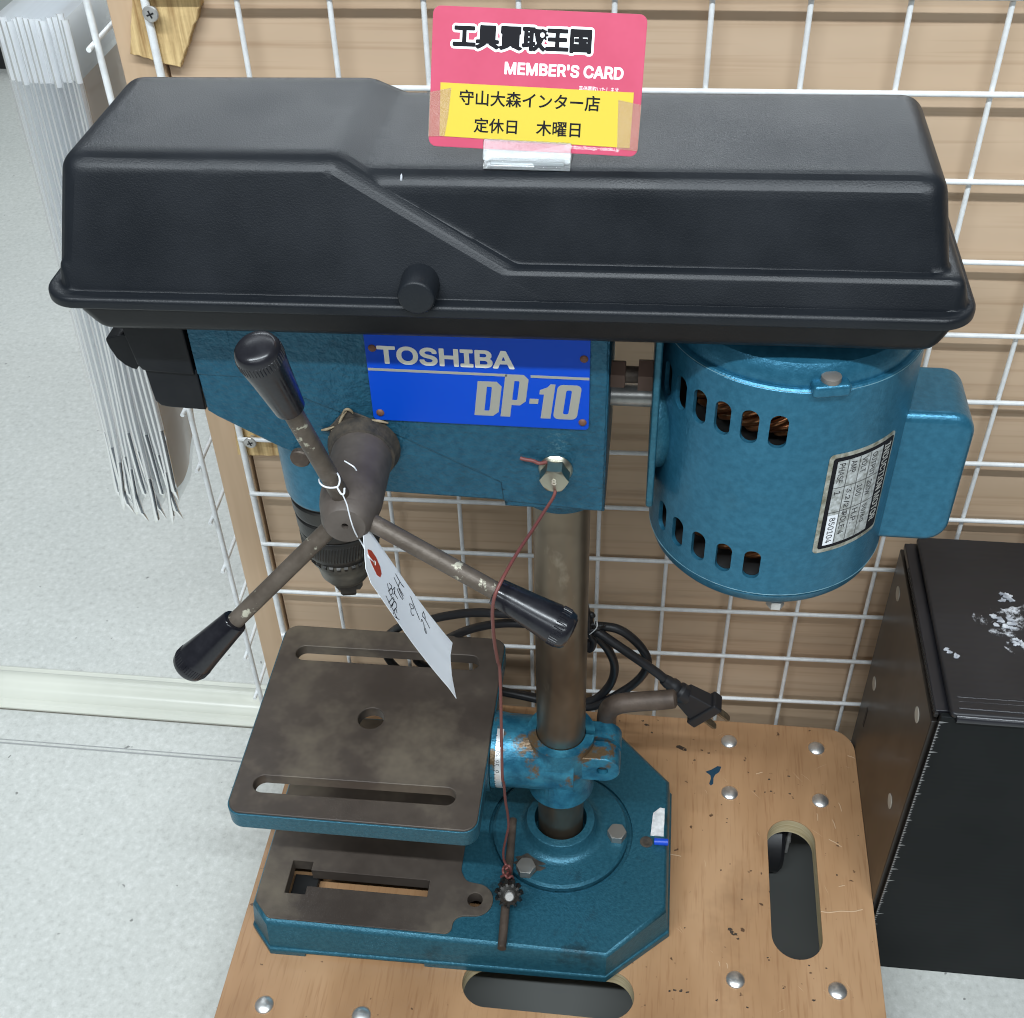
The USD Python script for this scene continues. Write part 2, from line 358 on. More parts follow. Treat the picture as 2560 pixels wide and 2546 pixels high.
def tube(pts, r, seg=12, smooth=True, n=10):
    p = spline(pts, n) if smooth and len(pts) > 2 else np.asarray(pts, float)
    rr = np.full(len(p), r) if np.ndim(r) == 0 else np.interp(np.linspace(0, 1, len(p)), np.linspace(0, 1, len(r)), r)
    t = np.gradient(p, axis=0)
    t /= np.linalg.norm(t, axis=1, keepdims=True)
    u = np.cross(t[0], [0.3, 0.5, 0.81])
    u /= np.linalg.norm(u)
    V = []
    for i in range(len(p)):
        u = u - t[i] * (u @ t[i])
        u /= np.linalg.norm(u)
        w = np.cross(t[i], u)
        a = np.arange(seg) * 2 * np.pi / seg
        V.append(p[i] + rr[i] * (np.cos(a)[:, None] * u + np.sin(a)[:, None] * w))
    V = np.vstack(V + [p[:1], p[-1:]])
    F = []
    m = len(p)
    for i in range(m - 1):
        for k in range(seg):
            a, b, c, d = i * seg + k, i * seg + (k + 1) % seg, (i + 1) * seg + (k + 1) % seg, (i + 1) * seg + k
            F += [(a, b, c), (a, c, d)]
    for k in range(seg):
        F += [(m * seg, (k + 1) % seg, k), (m * seg + 1, (m - 1) * seg + k, (m - 1) * seg + (k + 1) % seg)]
    return trimesh.Trimesh(V, F, process=False)


def ring_inset(ring, d):
    """Mitre-inset of a closed ring (ccw = material on the left) by d."""
    p = np.asarray(ring, float)
    a, b = np.roll(p, 1, 0), np.roll(p, -1, 0)
    e1, e2 = p - a, b - p
    e1 /= np.linalg.norm(e1, axis=1, keepdims=True)
    e2 /= np.linalg.norm(e2, axis=1, keepdims=True)
    n1, n2 = np.c_[-e1[:, 1], e1[:, 0]], np.c_[-e2[:, 1], e2[:, 0]]
    m = n1 + n2
    m /= np.maximum(np.sum(m * n1, 1, keepdims=True), 0.2)
    return p + m * d


def bext(poly, h0, h1, b0=0.0, b1=0.5, steps=3, frame=None):
    """Extrude a shapely polygon from h0 to h1, rounding the lower (b0) and upper (b1) edges. frame: (origin, eu, ev, en)."""
    poly = shapely.geometry.polygon.orient(poly, 1.0)
    rings = [np.array(poly.exterior.coords)[:-1]] + [np.array(r.coords)[:-1] for r in poly.interiors]
    lev = []
    if b0 > 0:
        lev += [(b0 * (1 - math.sin(t)), h0 + b0 * (1 - math.cos(t))) for t in np.linspace(0, math.pi / 2, steps + 1)]
    else:
        lev.append((0, h0))
    if b1 > 0:
        lev += [(b1 * (1 - math.cos(t)), h1 - b1 * (1 - math.sin(t))) for t in np.linspace(0, math.pi / 2, steps + 1)]
    else:
        lev.append((0, h1))
    ins = [[ring_inset(r, d) for r in rings] for d, _ in lev]
    V, F, off = [], [], []
    for li, (d, h) in enumerate(lev):
        off.append([])
        for r in ins[li]:
            off[-1].append(sum(len(x) for x in V))
            V.append(np.c_[r, np.full(len(r), h)])
    for li in range(len(lev) - 1):
        for k, r in enumerate(rings):
            n = len(r)
            a, b = off[li][k], off[li + 1][k]
            for i in range(n):
                j = (i + 1) % n
                F += [(a + i, a + j, b + j), (a + i, b + j, b + i)]
    for li, up in ((0, False), (len(lev) - 1, True)):
        verts2 = np.vstack(ins[li])
        ends = np.cumsum([len(r) for r in rings]).astype(np.uint32)
        import mapbox_earcut as ec
        tri = np.array(ec.triangulate_float64(verts2, ends)).reshape(-1, 3)
        x = verts2[tri]
        area = (x[:, 1, 0] - x[:, 0, 0]) * (x[:, 2, 1] - x[:, 0, 1]) - (x[:, 1, 1] - x[:, 0, 1]) * (x[:, 2, 0] - x[:, 0, 0])
        tri = np.where((area > 0)[:, None], tri, tri[:, ::-1])
        if not up:
            tri = tri[:, ::-1]
        F += (tri + off[li][0]).tolist()
    V = np.vstack(V)
    if frame is not None:
        o, eu, ev, en = (np.asarray(x, float) for x in frame)
        V = o + V[:, :1] * eu + V[:, 1:2] * ev + V[:, 2:] * en
    return trimesh.Trimesh(V, F, process=False)


def polys(g):
    return [p for p in getattr(g, 'geoms', [g]) if p.area > 1e-4]


def flat(g, t, frame, b=0.0):
    return cat([bext(p, 0, t, 0, b, 1, frame) for p in polys(g)])


XZ = lambda y: ((0, y, 0), (1, 0, 0), (0, 0, 1), (0, -1, 0))     # faces the front (-y)


def xz_solid(poly, y0, y1, b=2.0):
    """Extrude an (x, z) outline from y0 (front) to y1 (back) with both rims rounded."""
    return bext(poly, -y1, -y0, b, b, 3, ((0, 0, 0), (1, 0, 0), (0, 0, 1), (0, -1, 0)))


def rrect(x0, x1, y0, y1, r, q=6):
    return sbox(x0 + r, y0 + r, x1 - r, y1 - r).buffer(r, quad_segs=q)


def slotp(x0, y0, x1, y1, r, q=8):
    return LineString([(x0, y0), (x1, y1)]).buffer(r, quad_segs=q)


_fonts = {'cjk': glob.glob('/opt/blender-*/*/datafiles/fonts/Noto Sans CJK Regular.woff2')[0], 'inter': glob.glob('/opt/blender-*/*/datafiles/fonts/Inter.woff2')[0]}


def text_poly(text, font='inter', stroke=0, px=120):
    from PIL import Image, ImageDraw, ImageFont
    f = ImageFont.truetype(_fonts[font], px)
    x0, y0, x1, y1 = f.getbbox(text, anchor='ls', stroke_width=stroke)
    im = Image.new('L', (x1 - x0 + 8, y1 - y0 + 8))
    ImageDraw.Draw(im).text((4 - x0, 4 - y0), text, 255, font=f, anchor='ls', stroke_width=stroke)
    on = np.pad(np.asarray(im) > 127, ((0, 0), (1, 1))).astype(np.int8)
    rows, st = np.nonzero(np.diff(on, axis=1) == 1)
    en = np.nonzero(np.diff(on, axis=1) == -1)[1]
    g = unary_union([sbox(a, -r - 1, b, -r) for r, a, b in zip(rows, st, en)])
    return g.buffer(0.7).buffer(-0.7).simplify(0.8)


def fit(g, x0, x1, y0, y1, shear=0.0):
    if shear:
        g = affinity.skew(g, xs=shear, origin=(0, 0))
    a, b, c, d = g.bounds
    sx, sy = (x1 - x0) / (c - a), (y1 - y0) / (d - b)
    return affinity.affine_transform(g, [sx, 0, 0, sy, x0 - a * sx, y0 - b * sy])


def ray(u, v):
    return ROT @ np.array([(u - 1280) / 3050.6, -(v - 1273) / 3050.6, -1.0])


def at_y(u, v, y):
    d = ray(u, v)
    return EYE + (y - EYE[1]) / d[1] * d


def at_z(u, v, z):
    d = ray(u, v)
    return EYE + (z - EYE[2]) / d[2] * d


# ------------------------------------------------------------------ setting: floor, partition, grids
FZ = -80.0
single('floor', trimesh.Trimesh([[-6000, -3000, FZ], [6000, -3000, FZ], [6000, 6000, FZ], [-6000, 6000, FZ]], [[0, 1, 2], [0, 2, 3]], process=False), FLOOR, 'pale speckled vinyl shop floor', None, smooth=False, kind='structure')
SEAM = plain('floor_seam_line', (0.33, 0.34, 0.33), 0.6)
put('/World/floor/seam', rbox(-3000, 600, 112.6, 114.2, FZ - 1, FZ + 0.25, 0.1), SEAM, False, np.zeros(3))
put('/World/floor/seam_001', rbox(-3000, 600, 116.6, 117.6, FZ - 1, FZ + 0.25, 0.1), SEAM, False, np.zeros(3))

GX = np.array([math.cos(_g), math.sin(_g), 0])
GY = np.array([-math.sin(_g), math.cos(_g), 0])
GO = np.array([-234.8, 137.3, 0.0])
GTOP = 564.8
PANEL_GAP = 9.0


def G(a, d, z):
    """Point of the partition: a along it, d behind the wire grid."""
    return GO + GX * a + GY * d + np.array([0, 0, z])


def gbox(a0, a1, d0, d1, z0, z1, r=0.5):
    m = rbox(a0, a1, d0, d1, z0, z1, r)
    v = np.asarray(m.vertices)
    return trimesh.Trimesh(GO + v[:, :1] * GX + v[:, 1:2] * GY + v[:, 2:] * np.array([0, 0, 1]), m.faces, process=False)


t = Thing('partition_panel', 'pale wood-grain partition panel behind the white wire grid', 'partition', G(0, 6, FZ))
t.part('wood_board', gbox(2.2, 1400, PANEL_GAP, PANEL_GAP + 18, FZ, 588, 0.6), PANEL, False)
t.part('side_post', gbox(-25, 0.6, PANEL_GAP - 0.8, PANEL_GAP + 30, FZ, 588, 1.2), POST, False)

# cream cable cover on the floor
prof = Polygon([(0, 0), (0, 2), (3, 4.5), (8, 5), (12, 10.5), (17, 14), (24, 15.2), (31, 14), (36, 10.5), (40, 5), (45, 4.5), (48, 2), (48, 0)])
t = Thing('cable_cover', 'cream plastic cable cover running across the floor to the partition', 'cable cover', (-600, 170, FZ))
cy0 = 151.0
m = bext(prof, -2400, -(-215), 0, 0.6, 2, ((0, cy0, FZ), (0, 1, 0), (0, 0, 1), (1, 0, 0)))
m.apply_translation((0, 0, 0))
t.part('cover_strip', bext(prof, -2400, -215, 0, 0.4, 2, ((0, cy0, FZ), (0, 1, 0), (0, 0, 1), (1, 0, 0))), CREAM, 28)

DIRT = plain('floor_dirt', (0.16, 0.15, 0.125), 0.8)
put('/World/floor/dirt_line', rbox(-3000, -216, cy0 - 1.2, cy0 + 0.6, FZ - 1, FZ + 0.3, 0.1), DIRT, False, np.zeros(3))
put('/World/floor/dirt_line_001', rbox(-3000, -216, cy0 + 47.4, cy0 + 48.9, FZ - 1, FZ + 0.3, 0.1), DIRT, False, np.zeros(3))

# front grid: white coated wires, welded
t = Thing('wire_grid', 'white wire display grid standing before the wood-grain partition', 'wire grid', G(0, 0, FZ))
GEND = 760
t.part('edge_wire', tube([G(0, 0, FZ + 4), G(0, 0, 585)], 2.3, 12, False), WHITE, 50)
for i in range(1, 15):
    t.part('vertical_wire', tube([G(50 * i, 0.6, FZ + 4), G(50 * i, 0.6, 585)], 1.55, 10, False), WHITE, 50)
for j in range(0, 13):
    z = GTOP - 50 * j
    sag = [G(a, -2.3 + 0.3 * math.sin(j * 1.7 + a * 0.01), z - (0.9 * math.sin(math.pi * min(a, 500) / 500) if j > 4 else -0.4 * math.sin(math.pi * min(a, 500) / 500))) for a in np.linspace(-1, GEND, 24)]
    t.part('horizontal_wire', tube(sag, 1.6, 10, False), WHITE, 50)

# second grid on the end of the partition, running away from the camera
EX = -33.0
t = Thing('end_wire_grid', 'second white wire grid fixed across the left end of the partition', 'wire grid', G(EX, 3, FZ))
t.part('edge_wire', tube([G(EX, 2, FZ + 4), G(EX, 2, 585)], 2.0, 10, False), WHITE, 50)
for k in range(1, 6):
    t.part('vertical_wire', tube([G(EX, 2 + 50 * k, FZ + 4), G(EX, 2 + 50 * k, 585)], 1.5, 8, False), WHITE, 50)
for j in range(0, 12):
    z = GTOP - 20 - 50 * j - 9
    t.part('horizontal_wire', tube([G(EX - 2.6, -5, z), G(EX - 2.6, 260, z)], 1.5, 10, False), WHITE, 50)


# screws and packing blocks that hold the grid
def block(pts_az, d0, d1, label, screw_az, slant=0.0):
    c = np.mean(pts_az, axis=0)
    t = Thing('wood_block', label, 'wood block', G(c[0], d0, c[1]))
    poly = Polygon(pts_az)
    dense = poly.segmentize(3.0)
    ring = np.array(dense.exterior.coords)[:-1]
    ring = ring + rng.normal(0, 0.28, ring.shape)
    fr = (GO, GX, (0, 0, 1), -GY)
    t.part('block', bext(Polygon(ring), -d1, -d0, 0.2, 0.5, 1, fr), CORK, 30)
    a, z = screw_az
    o = G(a, -2.0, z)
    ax = -GY
    s = t.part('screw', [lathe([(0, -6), (1.8, -6), (1.8, 0.2), (4.3, 1.6), (4.4, 2.2), (3.9, 2.8), (0, 3.1)], 32, o, ax)], STEEL, 35)
    for ang in (20, 110):
        u = GX * math.cos(math.radians(ang)) + np.array([0, 0, 1]) * math.sin(math.radians(ang))
        w = np.cross(u, ax)
        p = [o + ax * 2.95 + u * q * 2.1 + w * e * 0.42 for q in (-1, 1) for e in (-1, 1)] + [o + ax * 3.25 + u * q * 2.0 + w * e * 0.4 for q in (-1, 1) for e in (-1, 1)]
        t.part('cross_recess', hull(p), DARK, False, s)


block([(-15.5, 532), (-16, 531), (-4, 527.5), (11, 523.5), (12.5, 526), (29, 557), (30, 562), (8, 566), (-4, 567), (-8, 560)], 2.4, PANEL_GAP, 'rough chipboard block under the screw at the grid top left corner', (3.2, 555))
block([(-6, 246.2), (25.5, 246.5), (26, 276), (-3.5, 279)], 2.4, PANEL_GAP, 'short chipboard block with a screw, level with the chuck', (7.6, 263))

# far shelf seen past the plastic sleeves
t = Thing('display_shelf', 'grey shelf base with a green front at the far left corner', 'shelf', (-900, 1100, FZ))
P0 = at_z(8, 190, FZ)
yb = P0[1]
t.part('gap_shade_block', rbox(-1900, P0[0] + 25, yb + 30, yb + 400, FZ, FZ + 60, 2), DARK, False)  # dark block standing in for the shadowed gap under the rail
t.part('front_rail', rbox(-1900, P0[0] + 20, yb, yb + 400, FZ + 60, FZ + 150, 3), plain('shelf_grey', (0.45, 0.48, 0.47), 0.4), False)
t.part('front_panel', rbox(-1900, P0[0] + 22, yb + 10, yb + 380, FZ + 150, FZ + 420, 3), plain('shelf_green', (0.02, 0.12, 0.06), 0.5), False)

# clear plastic sleeves hanging side by side on the end grid
NB = 13
for k in range(NB):
    f = k / (NB - 1)
    kraft = (k == NB - 1)
    path_label = ('brown-backed sleeve at the right of the hanging clear sleeves, next to the wire' if kraft else 'clear plastic sleeve with white header hanging in the stack left of the partition')
    x_top = -328 + f * 40 + rng.normal(0, 0.25)
    x_bot = -344 + f * 46 + rng.normal(0, 0.35)
    ny, nz = 14, 30
    ph = 0.30 * k + rng.normal(0, 0.12)
    ytop = 150 + rng.normal(0, 0.8)
    zb = 193 + rng.normal(0, 4) - (0 if not kraft else -8)
    zt = 546 + rng.normal(0, 1.5)
    V = np.zeros((nz, ny, 3))
    for a in range(nz):
        s = a / (nz - 1)
        for b in range(ny):
            w = b / (ny - 1)
            z = zt + (zb - zt) * s
            x = x_top + (x_bot - x_top) * s ** 1.2 + 2.2 * math.sin(ph + 5 * w + 3 * s) * s + 1.6 * math.sin(ph * 2 + 9 * s) * s * s
            y = ytop - 4 * s + 66 * w
            if s > 0.82:
                x += 4 * ((s - 0.82) / 0.18) ** 2 * math.sin(k * 2.1)
                z += 16 * max(0.0, 1 - w * 5) * ((s - 0.82) / 0.18) * (0.6 + 0.4 * math.sin(k * 3.1)) * (-0.7 if k % 3 else 0.5)
                z += 14 * max(0.0, w - 0.55) / 0.45 * ((s - 0.82) / 0.18)
            V[a, b] = (x, y, z)
    idx = np.arange(nz * ny).reshape(nz, ny)
    cut = 3
    def strip(a0, a1):
        q = np.stack([idx[a0:a1, :-1], idx[a0 + 1:a1 + 1, :-1], idx[a0 + 1:a1 + 1, 1:], idx[a0:a1, 1:]], -1).reshape(-1, 4)
        return trimesh.Trimesh(V.reshape(-1, 3), np.vstack([q[:, [0, 1, 2]], q[:, [0, 2, 3]]]), process=False)
    t = Thing('plastic_sleeve', path_label, 'plastic sleeve', (x_top, 180, zt), group=None if kraft else 'clear sleeves hanging in a stack')
    up = strip(0, cut)
    up.remove_unreferenced_vertices()
    lo = strip(cut, nz - 1)
    lo.remove_unreferenced_vertices()
    t.part('header', up, FILM_WHITE if not kraft else FILM_CLEAR, True)
    t.part('film', lo, FILM_KRAFT if kraft else FILM, True)
    # front edge of the sleeve: a rounded fold, white at the header, drawn out to a dark tip at the foot
    na = nz + 7
    E_ = []
    tipl = rng.uniform(6, 15)
    NC = 7
    for a in range(na):
        if a < nz - 1:
            c_, wd = V[a, 0], 2.35 + 0.15 * math.sin(k + a * 0.5)
        else:
            q = (a - (nz - 1)) / (na - nz)
            c_, wd = V[nz - 1, 0] + np.array([3.2 * math.sin(k * 2.1) * q, 2 * q, -tipl * q]), 2.35 * (1 - q) ** 0.8 + 0.05
        E_ += [c_ + (-wd * math.cos(u_), 0.4 - wd * 0.75 * math.sin(u_), 0) for u_ in np.linspace(0.0, math.pi, NC)]
    E_ = np.array(E_)

    def fold(a0, a1):
        return trimesh.Trimesh(E_, [f_ for a in range(a0, a1) for c_ in range(NC - 1) for f_ in ((a * NC + c_, a * NC + c_ + 1, a * NC + c_ + NC + 1), (a * NC + c_, a * NC + c_ + NC + 1, a * NC + c_ + NC))], process=False)
    t.part('header_fold', fold(0, cut), FILM_WHITE, True)
    t.part('front_fold', fold(cut, nz - 6 + k % 3), FILM_FOLD, True)
    t.part('fold_tip', fold(nz - 6 + k % 3, na - 1), FILM_TIP, True)

# ------------------------------------------------------------------ plywood dolly deck
t = Thing('plywood_dolly', 'plywood dolly board with hand slots and steel rivets under the drill press', 'dolly', (0, 0, FZ))
UNDER_SHADE = plain('under_shade', (0.10, 0.105, 0.10), 0.7)  # dark tone that stands for the shade below the deck
slot_r = slotp(168.3, 26, 168, -51, 17.3, 10)
slot_f = slotp(-41, -106, 41, -106, 16.8, 10)
deck = rrect(-218.5, 222.5, -250, 132.5, 21, 8).difference(slot_r).difference(slot_f)
t.part('deck', bext(deck, -16, -0.9, 0.6, 0, 2), PLY_EDGE, 30)
t.part('top_veneer', bext(deck, -0.9, 0, 0, 0.45, 2), PLY, 30)
for (x, y) in [(124.6, 112.2), (192.6, 111.8), (124.1, 63.2), (192.1, 62.6), (125, -87.3), (192.3, -88.3), (-187.4, -136.2), (-121.1, -136.8), (125, -137), (192.3, -137.5), (-187, 63), (-121, 112), (-187.4, 112)]:
    R = 6.4
    t.part('rivet', lathe([(0, -1), (R * 0.96, -1), (R, 0.2), (R * 0.93, 0.9), (R * 0.72, 1.8), (R * 0.4, 2.5), (0, 2.75)], 28, (x, y, 0)), CHROME, 50)
for (x, y) in [(158.5, 87.5), (158.5, -112), (-154, -112), (-154, 87.5)]:
    c = t.part('caster', [rbox(x - 42, x + 42, y - 32, y + 32, -19.5, -16.2, 0.8), lathe([(0, -28), (17, -28), (18, -24), (18, -19.6), (0, -19.6)], 32, (x, y, 0)),
                          rbox(x - 16, x - 13, y - 34, y + 12, -60, -27, 1), rbox(x + 13, x + 16, y - 34, y + 12, -60, -27, 1), rod((x - 18, y - 24, -53), (x + 18, y - 24, -53), 4)], STEEL, 35)
    t.part('wheel', lathe([(8, -11), (24, -11), (27, -8), (27, 8), (24, 11), (8, 11), (8, -11)], 40, (x, y - 24, -53), (1, 0, 0)), RUBBER, 40, c)
t.part('under_shade_sheet', rbox(-205, 208, -236, 112, FZ, FZ + 1.6, 0.5), UNDER_SHADE, 35)  # added dark sheet: shaded floor below the slots, done by colour
# paint mark and scratches left on the deck
mk = [at_z(1300 + x * 0.4451, 1696 + y * 0.4451, 0.25) for x, y in ((1045, 525), (1075, 515), (1110, 495), (1128, 498), (1118, 525), (1095, 540), (1085, 560), (1083, 592), (1072, 600), (1064, 592), (1075, 560), (1070, 542))]
t.part('paint_mark', bext(Polygon([p[:2] for p in mk]).buffer(0.25), 0.02, 0.3, 0, 0.1, 1), plain('dark_blue_mark', (0.01, 0.05, 0.09), 0.4), False)
SCR = plain('pale_scratch', (0.58, 0.41, 0.26), 0.6)
for (u0, v0, u1, v1) in ((1735, 905, 1808, 948), (1755, 795, 1772, 845), (1790, 700, 1806, 748), (1325, 538, 1362, 528), (845, 990, 905, 1000), (1668, 760, 1672, 800), (1160, 1600, 1166, 1630), (1115, 1590, 1122, 1618), (1790, 1170, 1825, 1164), (1840, 435, 1880, 450)):
    a, b = (at_z(1300 + x * 0.4451, 1696 + y * 0.4451, 0.0) for x, y in ((u0, v0), (u1, v1)))
    t.part('scratch', tube([a + (0, 0, -0.12), (a + b) / 2 + (0.3, 0.2, -0.1), b + (0, 0, -0.14)], 0.32, 6), SCR, 60)
cr_ = [at_z(1300 + x * 0.4451, 1696 + y * 0.4451, 0.0) + (0, 0, -0.2) for x, y in ((1690, 1310), (1740, 1315), (1800, 1308), (1870, 1310), (1925, 1298))]
t.part('scratch', tube(cr_, 0.42, 6), SCR, 60)
fine = []
for k in range(38):
    p = np.array([rng.uniform(85, 218), rng.uniform(-140, 125), 0])
    if deck.buffer(-3).contains(Point(p[:2])):
        th = rng.choice([rng.uniform(0, 3.14), 2.1 + rng.normal(0, 0.25)])
        ln = rng.uniform(1.5, 11)
        q = p + ln * np.array([math.cos(th), math.sin(th), 0])
        fine.append(tube([p + (0, 0, -0.17), (p + q) / 2 + (rng.normal(0, 0.3), 0, -0.13), q + (0, 0, -0.16)], 0.19, 5))
t.part('fine_scratches', fine, SCR, 60)
SMUDGE = plain('dark_smudge', (0.05, 0.035, 0.025), 0.6)
extra = tuple((rng.uniform(860, 1900), rng.uniform(330, 1900), rng.uniform(0.8, 1.9)) for _ in range(18))
for (x, y, s) in extra + ((905, 390, 5), (925, 402, 4), (980, 460, 2), (1510, 550, 1.6), (1400, 568, 1.6), (1318, 635, 1.7), (1412, 635, 1.7), (1060, 420, 2.5), (715, 262, 3), (740, 305, 2), (690, 240, 2), (1105, 1808, 2), (1275, 1850, 2), (1390, 1570, 1.6), (1180, 1410, 3), (1210, 1440, 4), (1190, 1425, 3.4), (1225, 1465, 2.6), (905, 1755, 3), (870, 1752, 2.2), (940, 1765, 2.0), (840, 1757, 1.6), (1650, 1810, 2.2), (1480, 1742, 1.5)):
    p = at_z(1300 + x * 0.4451, 1696 + y * 0.4451, 0.0)
    if not deck.buffer(-2).contains(Point(p[:2])):
        continue
    a = np.linspace(0, 2 * np.pi, 11)[:-1]
    rr = s * 0.32 * (1 + rng.normal(0, 0.35, 10)).clip(0.3, 1.8)
    t.part('dark_speck', bext(Polygon(np.c_[p[0] + rr * 1.5 * np.cos(a), p[1] + rr * np.sin(a)]).buffer(0), 0.02, 0.22, 0, 0, 1), SMUDGE, False)

# ------------------------------------------------------------------ black corrugated box on the floor
BX, BY0, BY1, BZ = 224.0, -24.0, 127.0, 214.0
t = Thing('black_box', 'black corrugated plastic box standing right of the dolly', 'box', (340, 50, FZ))
t.part('front_panel', rbox(BX + 1.5, 620, BY0, BY0 + 4, FZ, BZ - 2.2, 1.0), CORR_Z, 35)
t.part('side_panel', rbox(BX - 1.5, BX + 2.6, BY0 + 4.3, BY1 + 3, FZ, BZ - 12, 0.8), BOX_SIDE, 35)
t.part('back_panel', rbox(BX + 2.8, 620, BY1 - 2, BY1 + 2, FZ, BZ - 5, 1.0), CORR_Z, 35)
flp = bext(rrect(BX + 6.5, 620, BY0 - 1, BY1 + 1, 3.0), BZ - 1.6, BZ + 2.4, 1.2, 1.6, 3)
t.part('top_flap', flp, CORR_Y, 35)
t.part('inner_flap', rbox(BX - 0.5, BX + 60, BY0 + 6, BY1, BZ - 8.6, BZ - 3.6, 0.8), BOX_BLACK, 35)
t.part('fold_edge', tube([(BX + 10, BY0 + 0.2, BZ - 1.6), (420, BY0 + 0.1, BZ - 1.4), (620, BY0, BZ - 1.6)], 3.4, 14), plain('glossy_fold', (0.020, 0.020, 0.024), 0.24), 60)
for k in range(100):
    z = BZ - 8 - k * 2.85
    if z > FZ + 4:
        t.part('seam_tooth', hull([(BX + 1.3, BY0 - 0.15, z), (BX + 1.7, BY0 - 0.45, z + 0.4), (BX + 3.0 + (rng.uniform(0, 4) if k % 5 == 0 else 0), BY0 - 0.12, z + 1.4), (BX + 1.6, BY0 - 0.15, z + 2.0), (BX + 1.5, BY0 + 0.6, z + 1)]), plain('seam_grey', (0.20, 0.20, 0.20), 0.4) if k == 0 else UsdShade.Material.Get(stage, LK + 'seam_grey'), 60)
for k in range(34):
    y = BY0 + 4 + k * 3.7
    t.part('flute', rbox(BX - 1.0, BX + 1.4, y, y + 2.2, BZ - 7.8, BZ - 4.4, 0.5), DARK, False)
for (y, z) in ((108.7, 179.8), (108.6, 85.4), (5.7, 176.7), (6.8, 83.5)):
    t.part('round_sticker', lathe([(0, 0), (5.2, 0), (5.2, 0.4), (0, 0.6)], 24, (BX - 1.5, y, z), (-1, 0, 0)), plain('pale_sticker', (0.45, 0.42, 0.36), 0.5) if (y, z) == (108.7, 179.8) else UsdShade.Material.Get(stage, LK + 'pale_sticker'), 35)
t.part('side_notch', rbox(BX - 1.9, BX - 1.2, 107, 110.5, 36, 56, 0.3), DARK, False)
SMEAR = mat('white_smear', {'g': ('geometry', {}), 'n': ('noise_texture', {'scale': 210.0, 'detail': 6.0, 'roughness': 0.75}), 'n2': ('noise_texture', {'scale': 55.0, 'detail': 2.0}),
                            'a': ('math', {'math_type': 'add'}), 'm': ('map_range', {'from_min': 1.02, 'from_max': 1.22, 'to_min': 0.0, 'to_max': 0.92, 'clamp': True}),
                            'd': ('diffuse_bsdf', {'color': (0.74, 0.77, 0.82)}), 't': ('transparent_bsdf', {}), 'x': ('mix_closure', {})},
            [('g.position', 'n.vector'), ('g.position', 'n2.vector'), ('n.fac', 'a.value1'), ('n2.fac', 'a.value2'), ('a.value', 'm.value'), ('m.result', 'x.fac'), ('t.BSDF', 'x.closure1'), ('d.BSDF', 'x.closure2')], surface='x.closure')
ang = np.linspace(0, 2 * np.pi, 40)[:-1]
for (cx, cyy, R) in ((282, 50, 23), (288, 30, 15)):
    rr = R * (1 + 0.18 * np.sin(3 * ang + cx) + rng.normal(0, 0.04, 39))
    t.part('paint_smear', bext(Polygon(np.c_[cx + rr * np.cos(ang), cyy + 0.8 * rr * np.sin(ang)]), BZ + 2.3, BZ + 2.55 + 0.2 * (R < 20), 0, 0, 1), SMEAR, False)
for (cx, cyy, R, n) in ((275, 53, 8, 16), (281, 34, 6, 12), (279, 76, 5.0, 6), (236, 25, 2.6, 3), (241, 21, 1.8, 2)):
    for k in range(n):
        a, q = rng.uniform(0, 6.28), R * math.sqrt(rng.uniform(0, 1))
        sz = rng.uniform(0.3, 1.7)
        ag = np.linspace(0, 2 * np.pi, 12)[:-1]
        rr = sz * (1 + rng.normal(0, 0.3, 11)).clip(0.35, 2)
        pl = Polygon(np.c_[cx + q * math.cos(a) + rr * 1.3 * np.cos(ag), cyy + q * math.sin(a) + rr * np.sin(ag)]).buffer(0.15)
        for g in polys(pl):
            t.part('paint_splash', bext(g, BZ + 2.3, BZ + 2.85 + rng.uniform(0, 0.4), 0, 0.1, 1), SPLAT, 30)
FOLD = UsdShade.Material.Get(stage, LK + 'glossy_fold')
for k, (dy, r_) in enumerate(((4.0, 1.0), (9.3, 0.5), (12.6, 0.65), (19.4, 0.35))):
    t.part('crease', tube([(BX + 9 + rng.uniform(0, 4), BY0 + dy, BZ + 2.0), (BX + 90, BY0 + dy + rng.normal(0, 0.3), BZ + 2.05), (BX + 200 + rng.uniform(0, 80), BY0 + dy + 0.3, BZ + 1.9)], r_, 8), FOLD, 60)

# ------------------------------------------------------------------ the drill press
D = Thing('drill_press', 'blue bench drill press with black pulley cover on the plywood dolly', 'drill press', (0, 0, 0))

# base casting
out_b = [(-208.6, -82), (-192.3, -99.4), (38, -97), (79.4, -60), (79.4, 54), (40, 94), (-192.3, 94), (-208.6, 76)]
out_t = [(-206, -77.5), (-193.5, -91), (38, -93.8), (76, -56), (76, 48), (38.5, 88), (-193.5, 86), (-206, 72)]
tslot = Polygon([(-186, -44.5), (-171.5, -44.5), (-171.5, -51), (-87, -51), (-87, -63.5), (-171.5, -63.5), (-171.5, -70), (-186, -70)])
tslot2 = affinity.scale(tslot, 1, -1, origin=(0, -3))
hole = Point(-53.8, -62.6).buffer(5.2, quad_segs=8)
hole2 = Point(-53.8, 56).buffer(5.2, quad_segs=8)
holes_all = unary_union([tslot, tslot2, hole, hole2])


def loft(levels):
    V, F = [], []
    n = len(levels[0][0])
    for ring, z in levels:
        V.append(np.c_[np.array(ring, float), np.full(n, z)])
    for i in range(len(levels) - 1):
        for k in range(n):
            a, b = i * n + k, i * n + (k + 1) % n
            F += [(a, b, b + n), (a, b + n, a + n)]
    L = (len(levels) - 1) * n
    for k in range(1, n - 1):
        F += [(0, k + 1, k), (L, L + k, L + k + 1)]
    return trimesh.Trimesh(np.vstack(V), F, process=False)


